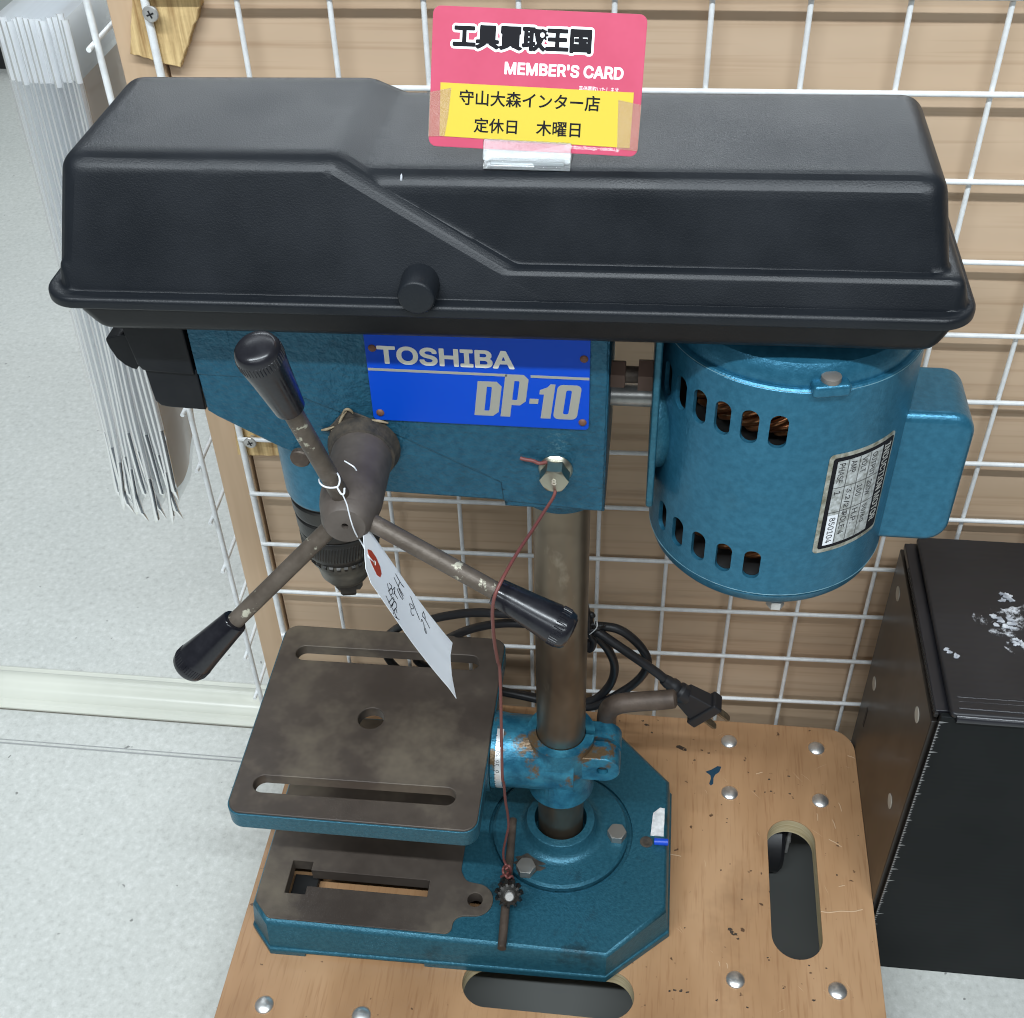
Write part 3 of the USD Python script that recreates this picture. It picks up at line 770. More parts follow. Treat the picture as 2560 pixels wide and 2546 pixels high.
mid = lambda a, b, f: [(p[0] + (q[0] - p[0]) * f, p[1] + (q[1] - p[1]) * f) for p, q in zip(a, b)]
ins = ring_inset(out_t, 1.6).tolist()
body = toman(loft([(mid(out_b, out_t, 0.1), 3.4), (mid(out_b, out_t, 0.75), 26.0), (ring_inset(out_t, 0.5).tolist(), 28.0), (ins, 28.8)]))
lip = toman(bext(Polygon(ring_inset(out_b, -0.6)), 0.0, 6.4, 0.4, 1.6, 3))
cutter = [toman(bext(p.buffer(0.7), -5, 40, 0, 0, 1)) for p in polys(holes_all)]
foot = toman(trimesh.creation.box(bounds=[(-168, -130, -1), (-85, 130, 4.2)]))
base = body + lip
for c in cutter:
    base = base - c
base = base - foot
base = base - (toman(bext(Polygon(ring_inset(out_t, 9)), -2, 19, 0, 0, 1)) - toman(trimesh.creation.box(bounds=[(-72, -120, -3), (-64, 120, 30)])))
groove = totri(m3.Manifold.cylinder(4, 51.6, 51.6, 96).translate([0, -1.5, 26.2]) - m3.Manifold.cylinder(6, 48.4, 48.4, 96).translate([0, -1.5, 27]))
base = base - toman(groove)
cap = totri(base)
bp = D.part('base', cap, BLUE_WORN, 30)
# machined, unpainted working face with its lobe
lob = unary_union([Polygon([(-204.8, -77.2), (-193, -89.6), (-66.5, -89.6), (-66.5, -77), (-60, -75.5), (-54, -75), (-54, -50), (-62, -49), (-66.5, -41), (-66.5, 84.5), (-193, 84.5), (-204.8, 71)]), Point(-53.8, -62.5).buffer(12.4, quad_segs=10)]).buffer(7, quad_segs=6).buffer(-12, quad_segs=6).buffer(5, quad_segs=6)
lob = lob.difference(holes_all)
D.part('machined_face', [bext(p, 28.5, 29.9, 0, 0.4, 2) for p in polys(lob)] + [bext(h_.buffer(0.65).difference(h_), 19.5, 28.6, 0, 0, 1) for h_ in polys(holes_all)], IRON, 30, bp)
D.part('slot_shade_plate', rbox(-188, -170.5, -73, -42, 2, 8, 0.5), DARK, False, bp)  # added dark plate, stands for the shade inside the slot head
D.part('white_patch', bext(Polygon([(65.6, 19.5), (70.5, 24.6), (74.0, 24.2), (73.6, 0.6), (64.2, 0.4)]), 28.7, 29.4, 0, 0.1, 1), mottled('white_paint_chip', (0.55, 0.55, 0.55), (0.8, 0.8, 0.8), 200, 0.5), False, bp)
D.part('bolt_hole', lathe([(0, 28.6), (4.0, 28.6), (4.6, 29.2), (3.4, 29.4), (2.2, 29.0), (0, 28.9)], 24, (61.5, -5.1, 0)), GREASE, 35, bp)
D.part('blue_sleeve', rod((66.8, -5.6, 31.5), (76.8, -5.6, 31.5), 2.5, 20), BLUE_CAP, 40, bp)
# column flange
fl = lathe([(0, 26), (48.4, 26), (48.4, 31.8), (46.6, 33.6), (33, 34.0), (29, 35.2), (26, 38), (24.8, 43), (24.0, 45), (22.6, 45.6), (18.6, 45.6), (18.2, 45), (18.2, 30), (0, 30)], 96, (0, -1.5, 0))
fp = D.part('column_flange', fl, BLUE_WORN, 35)
for (x, y, a) in ((-21.0, -38.8, 12), (40.3, -5.3, 25), (-18, 38, 5)):
    D.part('hex_bolt', hexa((x, y, 33.4), (0, 0, 1), 11.8, 6.6, 0.9), plain('dull_bolt', (0.30, 0.285, 0.26), 0.42, 0.7) if a == 12 else UsdShade.Material.Get(stage, LK + 'dull_bolt'), 30, fp)
rr = np.linspace(0, 2 * np.pi, 26)[:-1]
gp = Polygon(np.c_[-19 + (11 * (1 + rng.normal(0, 0.2, 25))) * np.cos(rr), -33 + (7.5 * (1 + rng.normal(0, 0.2, 25))) * np.sin(rr)]).buffer(0)
D.part('grease_stain', [bext(p, 33.4, 34.3, 0, 0.2, 1) for p in polys(gp)], GREASE, False, fp)

# column
D.part('column', lathe([(0, 30), (15.9, 30), (15.9, 400), (0, 400)], 96), COLUMN, 40)

# table and its clamp
slots = [slotp(-186.6, s * 56 - 1, -68.6, s * 56 + 0.5, 6.5, 10) for s in (1, -1)]
top = rrect(-205.3, -46.2, -79.6, 80.6, 9, 8)
top = top.difference(unary_union(slots + [Point(-128.2, 1.5).buffer(8.7, quad_segs=16)]))
tp = D.part('table', bext(top, 129.5, 138, 0.3, 0.7, 3), IRON, 30)
sk = rrect(-206.3, -45.4, -80.6, 81.4, 10, 8)
D.part('table_edge', bext(sk.difference(rrect(-200.5, -51, -75, 76, 6, 6)), 121.5, 136.7, 2.2, 0.5, 3), BLUE_WORN, 30, tp)
D.part('table_boss', lathe([(0, 0), (25.5, 0), (25.5, 50), (23, 62), (0, 62)], 64, (-45.6, 0, 112), (-1, 0, 0)), BLUE_WORN, 35, tp)
clampm = m3.Manifold.cylinder(56, 22.6, 22.3, 96).translate([0, 0, 86]) + toman(lathe([(0, -10), (24.2, -10), (24.6, 36), (26, 45), (0, 45)], 80, (0, 0, 117), (-1, 0, 0)))
ears = hull([(29, y, 124 + dz) for y in (-16, 15) for dz in (0,)], 0)if False else None
earp = unary_union([Point(28.2, 124).buffer(11.8, quad_segs=12), sbox(10, 112.4, 28, 135.6)])
earm = toman(bext(earp, -15.5, 16.5, 1.2, 1.2, 3, ((0, 0, 0), (1, 0, 0), (0, 0, 1), (0, -1, 0))))
clampm = clampm + earm
clampm = clampm - m3.Manifold.cylinder(80, 16.4, 16.4, 96).translate([0, 0, 80])
clampm = clampm - toman(trimesh.creation.box(bounds=[(14, -1.6, 80), (60, 1.6, 150)]))
clampm = clampm - toman(rod((28.5, -20, 124), (28.5, -11, 124), 3.9))
cl = totri(clampm)
cp = D.part('table_clamp', cl, BLUE_RUST, 32)
D.part('clamp_bolt', rod((28.5, -13, 124), (28.5, 18, 124), 3.6, 24), RUSTY, 40, cp)
# scale ring (0 - 45 degrees) on the trunnion
ang = np.radians(np.linspace(-58, 84, 40))
V, F = [], []
for a in ang:
    for r_, x in ((24.7, -37.4), (25.5, -37.4), (25.5, -44.6), (24.7, -44.6)):
        V.append((x, -r_ * math.cos(a), 117 + r_ * math.sin(a)))
for i in range(len(ang) - 1):
    for k in range(4):
        p, q = i * 4 + k, i * 4 + (k + 1) % 4
        F += [(p, p + 4, q + 4), (p, q + 4, q)]
F += [(0, 1, 2), (0, 2, 3), (156, 158, 157), (156, 159, 158)]
sring = trimesh.Trimesh(V, F, process=False)
sring.fix_normals()
sp = D.part('scale_ring', sring, ALU, 35)
tick = []
for a in np.radians(np.arange(-40, 80, 7.5)):
    c = np.array([0, -math.cos(a), math.sin(a)])
    tt = np.array([0, math.sin(a), math.cos(a)])
    o = np.array([-44.2, 0, 117]) + c * 25.42
    tick.append(hull([o + (dx, 0, 0) + tt * e * 0.16 + c * h for dx in (0, 3.0) for e in (-1, 1) for h in (0, 0.18)]))
D.part('scale_mark', tick, INK, False, sp)
for k, (s_, a0) in enumerate((('0', 18), ('10', 32), ('20', 46), ('30', 60))):
    a = math.radians(a0)
    c = np.array([0, -math.cos(a), math.sin(a)])
    tt = np.array([0, math.sin(a), math.cos(a)])
    g = fit(text_poly(s_), -0.9 * len(s_), 0.9 * len(s_), 0, 2.2)
    D.part('scale_number', flat(g, 0.14, (np.array([-41.0, 0, 117]) + c * 25.45, tt, np.array([1.0, 0, 0]), c)), INK, False, sp)
D.part('ring_screw', lathe([(0, 0), (1.9, 0), (1.9, 0.5), (0, 0.6)], 20, (-41, -25.5 * math.cos(math.radians(-50)), 117 + 25.5 * math.sin(math.radians(-50))), (0, -math.cos(math.radians(-50)), math.sin(math.radians(-50)))), DARK, 35, sp)
# bent clamp lever
D.part('clamp_lever', tube([(29.2, 20, 112), (29.2, 20, 126), (29.2, 20, 136), (31.0, 20, 143.5), (36, 20, 148.5), (44, 20.2, 151.2), (58, 20.5, 154), (69, 20.8, 156.2), (72.8, 21, 157), (74.2, 21, 157.3)], [6.6, 6.6, 6.6, 6.8, 6.8, 6.6, 6.6, 6.4, 6.2, 4.6], 22), RUSTY, 50)

# head casting
head = Polygon([(-174.2, 484.5), (-173.0, 424.0), (-168.5, 420.5), (-140.3, 403.5), (-108, 385), (-93, 377), (-26.2, 375.6), (-26.0, 371.8), (24.9, 371.8), (24.9, 484.5)][::-1])
hm = xz_solid(head, -40, 40, 2.2)
hp = D.part('head_casting', hm, BLUE, 35)
D.part('raised_facet', xz_solid(Polygon([(-153.5, 484), (-154.5, 450.5), (-118, 434), (-81.5, 417.8), (-27.5, 389), (-26.5, 376.8), (24, 373.4), (24, 484)][::-1]), -40.9, -36, 0.85), BLUE, 35, hp)
D.part('upper_lip', xz_solid(Polygon([(-173.2, 484), (-173.0, 446.8), (-149, 446.4), (-149, 484)][::-1]), -40.55, -36, 0.5), BLUE, 35, hp)
D.part('column_collar', lathe([(0, 0), (22, 0), (24, 2), (24.6, 20), (24.6, 26), (0, 26)], 72, (0, 0, 353)), BLUE, 35, hp)
D.part('collar_recess', rod((1, -24.6, 362), (1, -22, 362), 3.2), DARK, 35, hp)
D.part('return_spring_cap', lathe([(0, 0), (5.2, 0), (5.2, 3.2), (4.6, 4), (0, 4)], 28, at_y(754, 1138, -39.5), (0, -1, 0)), RUSTY, 35, hp)
D.part('depth_stop_lug', rbox(-96, -82, -26, -12, 368, 377, 1.2), BLACK_SMOOTH, 35, hp)
# flange bolt that holds the column, stamped 8
bo = np.array([0.3, -41.0, 400.2])
fb = D.part('flange_bolt', [lathe([(0, 0), (8.3, 0), (8.5, 0.8), (7.6, 1.9), (6.6, 2.6), (0, 2.8)], 40, bo, (0, -1, 0)), spin(hexa(bo + (0, -2.4, 0), (0, -1, 0), 12.6, 8.0, 1.0), bo, 30)], ZINC, 30)
D.part('bolt_mark', flat(fit(text_poly('8', 'inter', 3), -1.2, 1.2, -1.9, 1.9), 0.25, (bo + (0, -10.35, 0), (1, 0, 0), (0, 0, 1), (0, -1, 0))), plain('stamp_edge', (0.85, 0.82, 0.70), 0.3, 0.9), False, fb)

# name plate
PY = -41.0
pl = rrect(-88.3, 16.2, 425.6, 484, 2.2, 6)
npz = D.part('name_plate', bext(pl, 0, 0.9, 0, 0.3, 2, XZ(PY)), PLATE_BLUE, 30)
fy = PY - 0.88
D.part('rule_line', flat(unary_union([sbox(-88.0, 454.9, -22.4, 456.3), sbox(-11.2, 454.9, 16.0, 456.3)]), 0.12, XZ(fy)), SILVER, False, npz)
D.part('lettering', flat(fit(text_poly('TOSHIBA', 'inter', 6, 150), -82.8, -18.6, 459.0, 469.2), 0.12, XZ(fy)), SILVER_LIGHT, False, npz, label='silver word TOSHIBA')


def block_letters():
    d = Polygon([(0, 0), (0, 20), (9, 20), (11.5, 17.5), (11.5, 2.5), (9, 0)]).difference(Polygon([(4.6, 3), (4.6, 17), (6.6, 17), (7, 16.5), (7, 3.5), (6.6, 3)]))
    p = Polygon([(0, 0), (0, 24.6), (8.6, 24.6), (11.1, 22.1), (11.1, 9.5), (8.6, 7), (4.6, 7), (4.6, 0)]).difference(Polygon([(4.6, 10), (4.6, 21), (6.6, 21), (7, 20.5), (7, 10.5), (6.6, 10)]))
    dash = sbox(0, 8.3, 4.2, 11.2)
    one = Polygon([(2.2, 0), (2.2, 14), (0, 14), (0, 16.4), (3.4, 18.2), (4.6, 20), (6.9, 20), (6.9, 0)])
    zero = rrect(0, 11.3, 0, 20, 2.6, 4).difference(rrect(4.4, 7.0, 3, 17, 0.9, 3))
    out = []
    for g, x in ((d, 0), (p, 12.6), (dash, 25.4), (one, 29.6), (zero, 37.6)):
        out.append(affinity.translate(g, x, 0))
    return affinity.skew(unary_union(out), xs=7, origin=(0, 0))


D.part('lettering', flat(affinity.scale(affinity.translate(block_letters(), -38.6, 431.6), 1.0, 1.0, origin=(0, 0)), 0.12, XZ(fy)), SILVER, False, npz, label='silver model number DP-10')
for (x, z) in ((-84.6, 430.2), (13.2, 430.2), (13.4, 466.6), (-84.8, 467.5)):
    D.part('plate_rivet', lathe([(0, 0), (2.0, 0), (1.8, 0.5), (1.1, 0.95), (0, 1.1)], 20, (x, fy, z), (0, -1, 0)), RUST_RIVET, 50, npz)

# quill and chuck
SX = -128.0
D.part('quill_boss', lathe([(0, 347), (24.6, 347), (25.6, 350), (26.2, 392), (0, 392)], 72, (SX, 0, 0)), BLUE_MOTOR, 35)
ch = D.part('chuck', lathe([(0, 300), (20, 300), (21.6, 303), (22.4, 305.5), (22.6, 318), (22.2, 319.5), (21.3, 320), (22.6, 321), (23.2, 323), (23.4, 331.5), (22.8, 332.5), (21.6, 333), (23.4, 334), (24.0, 336), (24.2, 343), (23.6, 344), (22.4, 344.4), (22.4, 345.6), (24.2, 346), (24.2, 350), (0, 350)], 96, (SX, 0, 0)), CHUCK, 30)
D.part('chuck_nose', lathe([(0, 274), (9, 274), (12.5, 276.5), (15.2, 281), (16.2, 287), (17, 291), (19.5, 295), (20.2, 300), (0, 300)], 64, (SX, 0, 0)), mottled('chuck_nose_steel', (0.05, 0.048, 0.042), (0.16, 0.15, 0.125), 60, 0.42, 0.5), 40, ch)
for k in range(30):
    a = k * 2 * math.pi / 30
    u = np.array([math.cos(a), math.sin(a), 0])
    w = np.array([-u[1], u[0], 0])
    o = np.array([SX, 0, 0])
    D.part('chuck_tooth', hull([o + u * r + w * e * hw + (0, 0, z) for r, z, hw in ((20.0, 300.5, 1.25), (21.4, 299.5, 1.0), (17.6, 292.6, 0.8), (16.5, 292, 0.9)) for e in (-1, 1)]), CHUCK, False, ch)
kn = []
for k in range(84):
    a = k * 2 * math.pi / 84
    u = np.array([math.cos(a), math.sin(a), 0])
    w = np.array([-u[1], u[0], 0])
    o = np.array([SX, 0, 0]) + u * 22.4
    kn.append(hull([o + w * (e * 0.55 + sh) + (0, 0, z) for z, sh in ((306, -0.9), (317, 0.9)) for e in (-1, 1)] + [o + u * 0.45 + w * sh + (0, 0, z) for z, sh in ((306.5, -0.85), (316.5, 0.85))]))
D.part('knurling', kn, CHUCK, False, ch)
for k in range(3):
    a = math.radians(40 + 120 * k)
    u = np.array([math.cos(a), math.sin(a), 0])
    w = np.array([-u[1], u[0], 0])
    o = np.array([SX, 0, 0])
    D.part('chuck_jaw', hull([o + u * r + w * e * hw + (0, 0, z) for r, z, hw in ((0.4, 276, 0.5), (7.2, 276, 4.8), (0.4, 262.5, 0.5), (5.0, 263, 3.6), (6.6, 266, 4.4)) for e in (-1, 1)], 0.3, False), CHUCK, 35, ch)

# feed hub and its three handles
HB = np.array([-95.0, -38.0, 408.3])
HE = np.array([-91.0, -103.0, 411.0])
hx = (HE - HB) / np.linalg.norm(HE - HB)
L = np.linalg.norm(HE - HB)
hub = lathe([(0, 0), (15.6, 0), (15.6, 8), (15.0, 9.5), (14.8, L - 19), (14.0, L - 13), (11.6, L - 3.5), (9.9, L - 0.6), (9.4, L), (1.6, L), (1.4, L - 4), (0, L - 4)], 64, HB, hx)
hb = D.part('feed_hub', hub, HUB, 35)
# torn packing round the foot of the hub
pk = [at_y(700 + x * 0.26019, 1000 + y * 0.26019, -41.5)[[0, 2]] for x, y in ((398, 292), (470, 268), (500, 240), (585, 140), (612, 98), (650, 84), (690, 100), (705, 122), (780, 150), (870, 186), (960, 196), (1045, 222), (1010, 246), (900, 226), (860, 262), (980, 380), (1040, 520), (1050, 640), (900, 700), (500, 560), (470, 380), (480, 306), (430, 306))]
D.part('torn_packing', flat(Polygon(pk).buffer(0), 1.2, XZ(-40.4), 0.3), GREASE, 40, hb)
for pts_ in (((398, 292), (450, 284), (520, 258)), ((600, 140), (622, 100), (655, 92), (690, 112), (700, 130)), ((880, 196), (960, 205), (1040, 224)), ((500, 300), (590, 235), (700, 190), (820, 215)), ((470, 360), (560, 270), (680, 225)), ((560, 250), (600, 160), (640, 110))):
    D.part('frayed_strand', tube([at_y(700 + x * 0.26019, 1000 + y * 0.26019, -42.0) for x, y in pts_], [0.5, 0.8, 0.35], 6, True, 6), PACK, 60, hb)
D.part('oily_collar', [lathe([(14.8, 0), (17.6, 0), (18.2, 2), (17.2, 5.5), (16.2, 9), (14.8, 9.5)], 48, HB + hx * 3, hx)], GREASE, 40, hb)
root0 = HB + hx * (L - 12)
YT = -122.0
for (u, v) in ((633.5, 862), (464, 1674), (1430, 1584)):
    tip = at_y(u, v, YT)
    d = (tip - root0)
    ln = np.linalg.norm(d)
    d /= ln
    h = D.part('feed_handle', rod(root0 + d * 8.0, root0 + d * (ln - 14), 4.3, 24), ROD, 40)
    k0 = root0 + d * (ln - 40.5)
    kn_ = lathe([(0, 0), (4.6, 0), (6.2, 0.4), (6.6, 1.2), (7.3, 9), (8.7, 24), (9.45, 30.5), (9.25, 31.2), (9.5, 32), (9.5, 36), (8.8, 38.6), (7.4, 40.0), (4.5, 40.7), (0, 40.9)], 48, k0, d)
    kp = D.part('handle_knob', kn_, KNOB, 38, h)
    e1 = np.cross(d, [0, 1, 0.2])
    e1 /= np.linalg.norm(e1)
    e2 = np.cross(d, e1)
    rb = []
    for q in range(44):
        aa = q * 2 * math.pi / 44
        n_ = e1 * math.cos(aa) + e2 * math.sin(aa)
        w_ = np.cross(d, n_)
        o_ = k0 + d * 31.6 + n_ * 9.32
        rb.append(hull([o_ + w_ * s_ * 0.34 + d * z_ for s_ in (-1, 1) for z_ in (0, 4.6)] + [o_ + n_ * 0.45 + d * z_ for z_ in (0.3, 4.2)]))
    D.part('grip_ring', rb, KNOB, False, h)

# switch box at the front of the head
sb = D.part('switch_box', xz_solid(Polygon([(-200.5, 447), (-199.5, 427.5), (-197, 424.6), (-193, 423.8), (-174.4, 423.2), (-174.4, 447)][::-1]), -38, 36, 1.0), BLACK_SMOOTH, 35)
D.part('switch_cover', xz_solid(Polygon([(-207.5, 484), (-203.0, 450), (-201.0, 446.8), (-198, 446.2), (-175.2, 445.2), (-176.0, 484)][::-1]), -39.5, 37, 1.2), BLACK_SMOOTH, 35, sb)
def kb(x, y, Y):
    return at_y(250 + x * 0.20704, 800 + y * 0.20704, Y)


pd_ = [kb(x, y, -34)[[0, 2]] for x, y in ((66, 235), (80, 215), (205, 188), (340, 178), (470, 560), (440, 606), (380, 590), (300, 550), (200, 470), (112, 345), (70, 262))]
D.part('switch_paddle', xz_solid(shapely.geometry.polygon.orient(Polygon(pd_), 1.0), -34, 20, 0.8), BLACK_SMOOTH, 35, sb)
rd_ = [kb(x, y, -26)[[0, 2]] for x, y in ((190, 240), (200, 175), (225, 120), (260, 60), (400, 60), (400, 240))]
D.part('red_button', xz_solid(shapely.geometry.polygon.orient(Polygon(rd_), 1.0), -26, 8, 0.8), RED, 35, sb)

# pulley cover
TILT = math.atan(0.0172)


def tilt(m):
    v = np.array(m.vertices)
    v[:, 2] += 0.0172 * v[:, 0]
    return trimesh.Trimesh(v, m.faces, process=False)


def rhull(b, t_, r):
    """Rounded frustum: b, t_ = (x0, x1, y0, y1, z) outer sizes at the bottom and the top, r the rounding."""
    pts = []
    for (x0, x1, y0, y1, z), s in ((b, 1), (t_, -1)):
        pts += [(x, y, z + s * r) for x in (x0 + r, x1 - r) for y in (y0 + r, y1 - r)]
    return hull(pts, r)


def rh(levels):
    """Hull of rounded rectangles; each level: (x0, x1, half width, z of the sphere centres, radius), outer sizes."""
    P = []
    for x0, x1, hy, z, r in levels:
        P += [(np.array((x, y, z)) + _ico * r) for x in (x0 + r, x1 - r) for y in (-hy + r, hy - r)]
    return trimesh.convex.convex_hull(np.vstack(P))


low2 = rh([(-218.5, 171.0, 63.9, 508, 9), (-216.5, 168.3, 60.7, 517.4, 4.6)])
left = rh([(-218.5, 2, 64.0, 508, 9), (-213.0, -82, 47.6, 552.2, 11.5)])
right = rh([(-160, 163.5, 57.0, 512, 6), (-160, 158.0, 46.4, 546.6, 10.5)])
rimp = rrect(-225.0, 174.5, -69.8, 69.8, 16, 10)
rimm = bext(rimp, 503.9, 509.6, 1.2, 2.2, 4)
cov = toman(low2) + toman(left) + toman(right) + toman(rimm)
cov = cov.simplify(0.05).refine_to_length(2.4)
ct = totri(cov)
ct.merge_vertices()
v0 = np.array(ct.vertices)
trimesh.smoothing.filter_taubin(ct, lamb=0.5, nu=0.52, iterations=5)
dv = np.nan_to_num(np.asarray(ct.vertices) - v0)
dl = np.linalg.norm(dv, axis=1, keepdims=True)
ct.vertices = v0 + dv * np.minimum(1, 1.2 / np.maximum(dl, 1e-9))
D_cover = D.part('pulley_cover', tilt(ct), BLACK, True)
tray = cat([rhull((-211.5, 166.5, -61.0, 61.0, 484.0), (-214.5, 168.5, -63.5, 63.5, 513), 11)])
D.part('cover_tray', tilt(tray), BLACK_SMOOTH, 40)
kc = at_y(1039, 748, -73.0)
D.part('cover_knob', lathe([(0, -14), (8.6, -14), (8.2, -6), (8.0, -1.4), (7.4, -0.4), (6.6, 0), (0, 0.2)], 48, kc, (0, -1, 0)), BLACK, 38, D_cover)
CHIP = plain('white_chip', (0.50, 0.52, 0.56), 0.6)
for (u, v, s) in ((1002, 448, 1.6),):
    p = at_y(u, v, -43.8)
    D.part('paint_chip', hull([p + (-0.3, 0.5, -2.0), p + (0.5, 0.3, -0.8), p + (0.6, 0.5, 0.6), p + (-0.5, 0.4, -0.5), p + (-0.2, 0.9, 1.3), p + (0.4, 1.3, 1.9), p + (0, 0.05, -0.3)]), CHIP, False, D_cover)

# motor
MX, MR = 109.2, 61.4
shell = toman(lathe([(0, 341), (MR - 0.9, 341), (MR, 342), (MR, 467), (MR - 1.2, 468.2), (0, 468.2)], 120, (MX, 0, 0)))
shell = shell - m3.Manifold.cylinder(112, MR - 2.2, MR - 2.2, 96).translate([MX, 0, 347])
sc = rrect(-4.1, 4.1, -9.2, 9.2, 4.0, 6)
for z, angs in ((444.8, [-145.5 - 12.2, -145.5, -133.3, -121.2, -108.8, -96.6, 150, 162, 138]), (361.2, [-153.2, -139.9, -126.5, -113, -99.6, 150, 162, 138])):
    for g in angs:
        a = math.radians(g)
        u = np.array([math.cos(a), math.sin(a), 0])
        c = bext(sc, 0, 20, 0, 0, 1, (np.array([MX, 0, z]) + u * 52, (-u[1], u[0], 0), (0, 0, 1), u))
        c.fix_normals()
        shell = shell - toman(c)
mp = D.part('motor_body', totri(shell), BLUE_MOTOR, 35)
D.part('end_bell', lathe([(0, 329.5), (44, 329.5), (52, 330.4), (57.4, 332.6), (59.6, 335.5), (60.4, 339.6), (59.6, 340.9), (0, 340.9)], 96, (MX, 0, 0)), BLUE_MOTOR, 35, mp, label='lower end bell')
D.part('end_bell', lathe([(0, 468.3), (MR - 3, 468.3), (MR - 3.2, 474), (MR - 6, 478.6), (MR - 12, 481), (0, 482.5)], 96, (MX, 0, 0)), BLUE_MOTOR, 35, mp, label='upper end bell')
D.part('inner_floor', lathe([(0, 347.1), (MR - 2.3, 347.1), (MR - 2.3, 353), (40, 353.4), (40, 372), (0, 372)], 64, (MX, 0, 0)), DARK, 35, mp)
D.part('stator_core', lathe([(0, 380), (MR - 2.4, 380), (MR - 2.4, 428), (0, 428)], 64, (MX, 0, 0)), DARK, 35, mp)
for zc in (441, 362):
    coils = []
    for k in range(40):
        a = k * 2 * math.pi / 40
        c = np.array([MX, 0, zc])
        pts = [c + np.array([(44 + 6 * math.sin(q)) * math.cos(a + 0.28 * math.cos(q)), (44 + 6 * math.sin(q)) * math.sin(a + 0.28 * math.cos(q)), 8 * math.cos(q) + rng.normal(0, 0.5)]) for q in np.linspace(0, 2 * math.pi, 9)]
        coils.append(tube(pts, 2.2, 6, True, 3))
    D.part('copper_winding', coils, COPPER, 60, mp)
lug = [lathe([(0, 472.0), (4.4, 472.0), (4.4, 474.4), (3.0, 475.2), (0, 475.4)], 24)]
tab = rbox(-8.5, 8.5, -5, 2.6, 465.5, 472.2, 2.0, True)
a = math.radians(-78)
R2 = np.array([[-math.sin(a), math.cos(a), 0], [math.cos(a), math.sin(a), 0], [0, 0, 1]])
lm = cat(lug)
_lt = np.block([[_rz(a + math.pi / 2), np.zeros((3, 1))], [np.zeros((1, 3)), np.ones((1, 1))]])
tab.apply_transform(_lt)
tab.apply_translation((MX + (MR - 2.2) * math.cos(a), (MR - 2.2) * math.sin(a), 0.3))
D.part('bolt_tab', tab, BLUE_MOTOR, 40, mp)
lm.apply_transform(np.block([[_rz(a + math.pi / 2), np.zeros((3, 1))], [np.zeros((1, 3)), np.ones((1, 1))]]))
lm.apply_translation((MX + (MR - 2.2) * math.cos(a), (MR - 2.2) * math.sin(a), 0.3))
D.part('tie_bolt', lm, plain('tarnished_bolt', (0.24, 0.22, 0.20), 0.45, 0.5), 35, mp)
for g in (-70, -78, -62):
    pass
a = math.radians(-84)
D.part('lower_tie_nut', hexa((MX + 53 * math.cos(a), 53 * math.sin(a), 326.5), (0, 0, 1), 8, 5), STEEL, 30, mp)
WEAR = plain('worn_paint_edge', (0.20, 0.36, 0.42), 0.4, 0.3)
for z_, r_, a0, a1 in ((342.0, MR - 0.02, -175, -12), (467.4, MR - 0.35, -158, -14)):
    q = np.radians(np.arange(a0, a1, 3.0))
    D.part('edge_wear', tube(np.c_[MX + r_ * np.cos(q), r_ * np.sin(q), np.full(len(q), z_)], 0.10 + 0.14 * rng.uniform(0, 1, len(q)), 6, False), WEAR, 60, mp)
# capacitor housing
cpol = unary_union([rrect(150, 199.5, 349.5, 430.5, 12, 8), sbox(150, 349.5, 180, 430.5)])
cpm = bext(cpol, -19, 24, 4, 4.5, 4, ((0, 0, 0), (1, 0, 0), (0, 0, 1), (0, -1, 0)))
D.part('capacitor_cover', cpm, BLUE_MOTOR, 35, mp)


# rating label wrapped on the motor
def wrap(m, off=0.0):
    """u (mm along the circumference from -73 deg), v = z -> cylinder; the mesh's third axis is the height above the shell."""
    m = m.copy()
    v, f = trimesh.remesh.subdivide_to_size(m.vertices, m.faces, 3.0)
    th = np.radians(-73.0) + v[:, 0] / MR
    r = MR + 0.03 + off + v[:, 2]
    return trimesh.Trimesh(np.c_[MX + r * np.cos(th), r * np.sin(th), v[:, 1]], f, process=False)


LW = 39.5
I3 = ((0, 0, 0), (1, 0, 0), (0, 1, 0), (0, 0, 1))
lb = D.part('rating_label', wrap(bext(rrect(0, LW, 369.5, 431.2, 2.5), 0, 0.25, 0, 0, 1, I3)), mottled('worn_foil', (0.22, 0.21, 0.15), (0.52, 0.52, 0.46), 260, 0.4, 0.5), 40, mp)
D.part('label_border', wrap(bext(rrect(2.2, LW - 1.0, 372, 429, 1.5), 0, 0.1, 0, 0, 1, I3), 0.25), INK, 40, mp)
D.part('label_field', wrap(bext(sbox(4.4, 374.2, LW - 8.8, 426.8), 0, 0.1, 0, 0, 1, I3), 0.36), mottled('worn_foil_field', (0.30, 0.31, 0.29), (0.66, 0.69, 0.70), 320, 0.4, 0.4), 40, mp)


def down(txt, u0, u1, z_from, z_to, m, off=0.47, st=1):
    g = fit(text_poly(txt, 'inter', st), 0, z_from - z_to, 0, u1 - u0)
    g = affinity.affine_transform(g, [0, 1, -1, 0, u0, z_from])
    return D.part('label_lettering', wrap(cat([bext(p, 0, 0.06, 0, 0, 1, I3) for p in polys(g)]), off), m, False, mp)


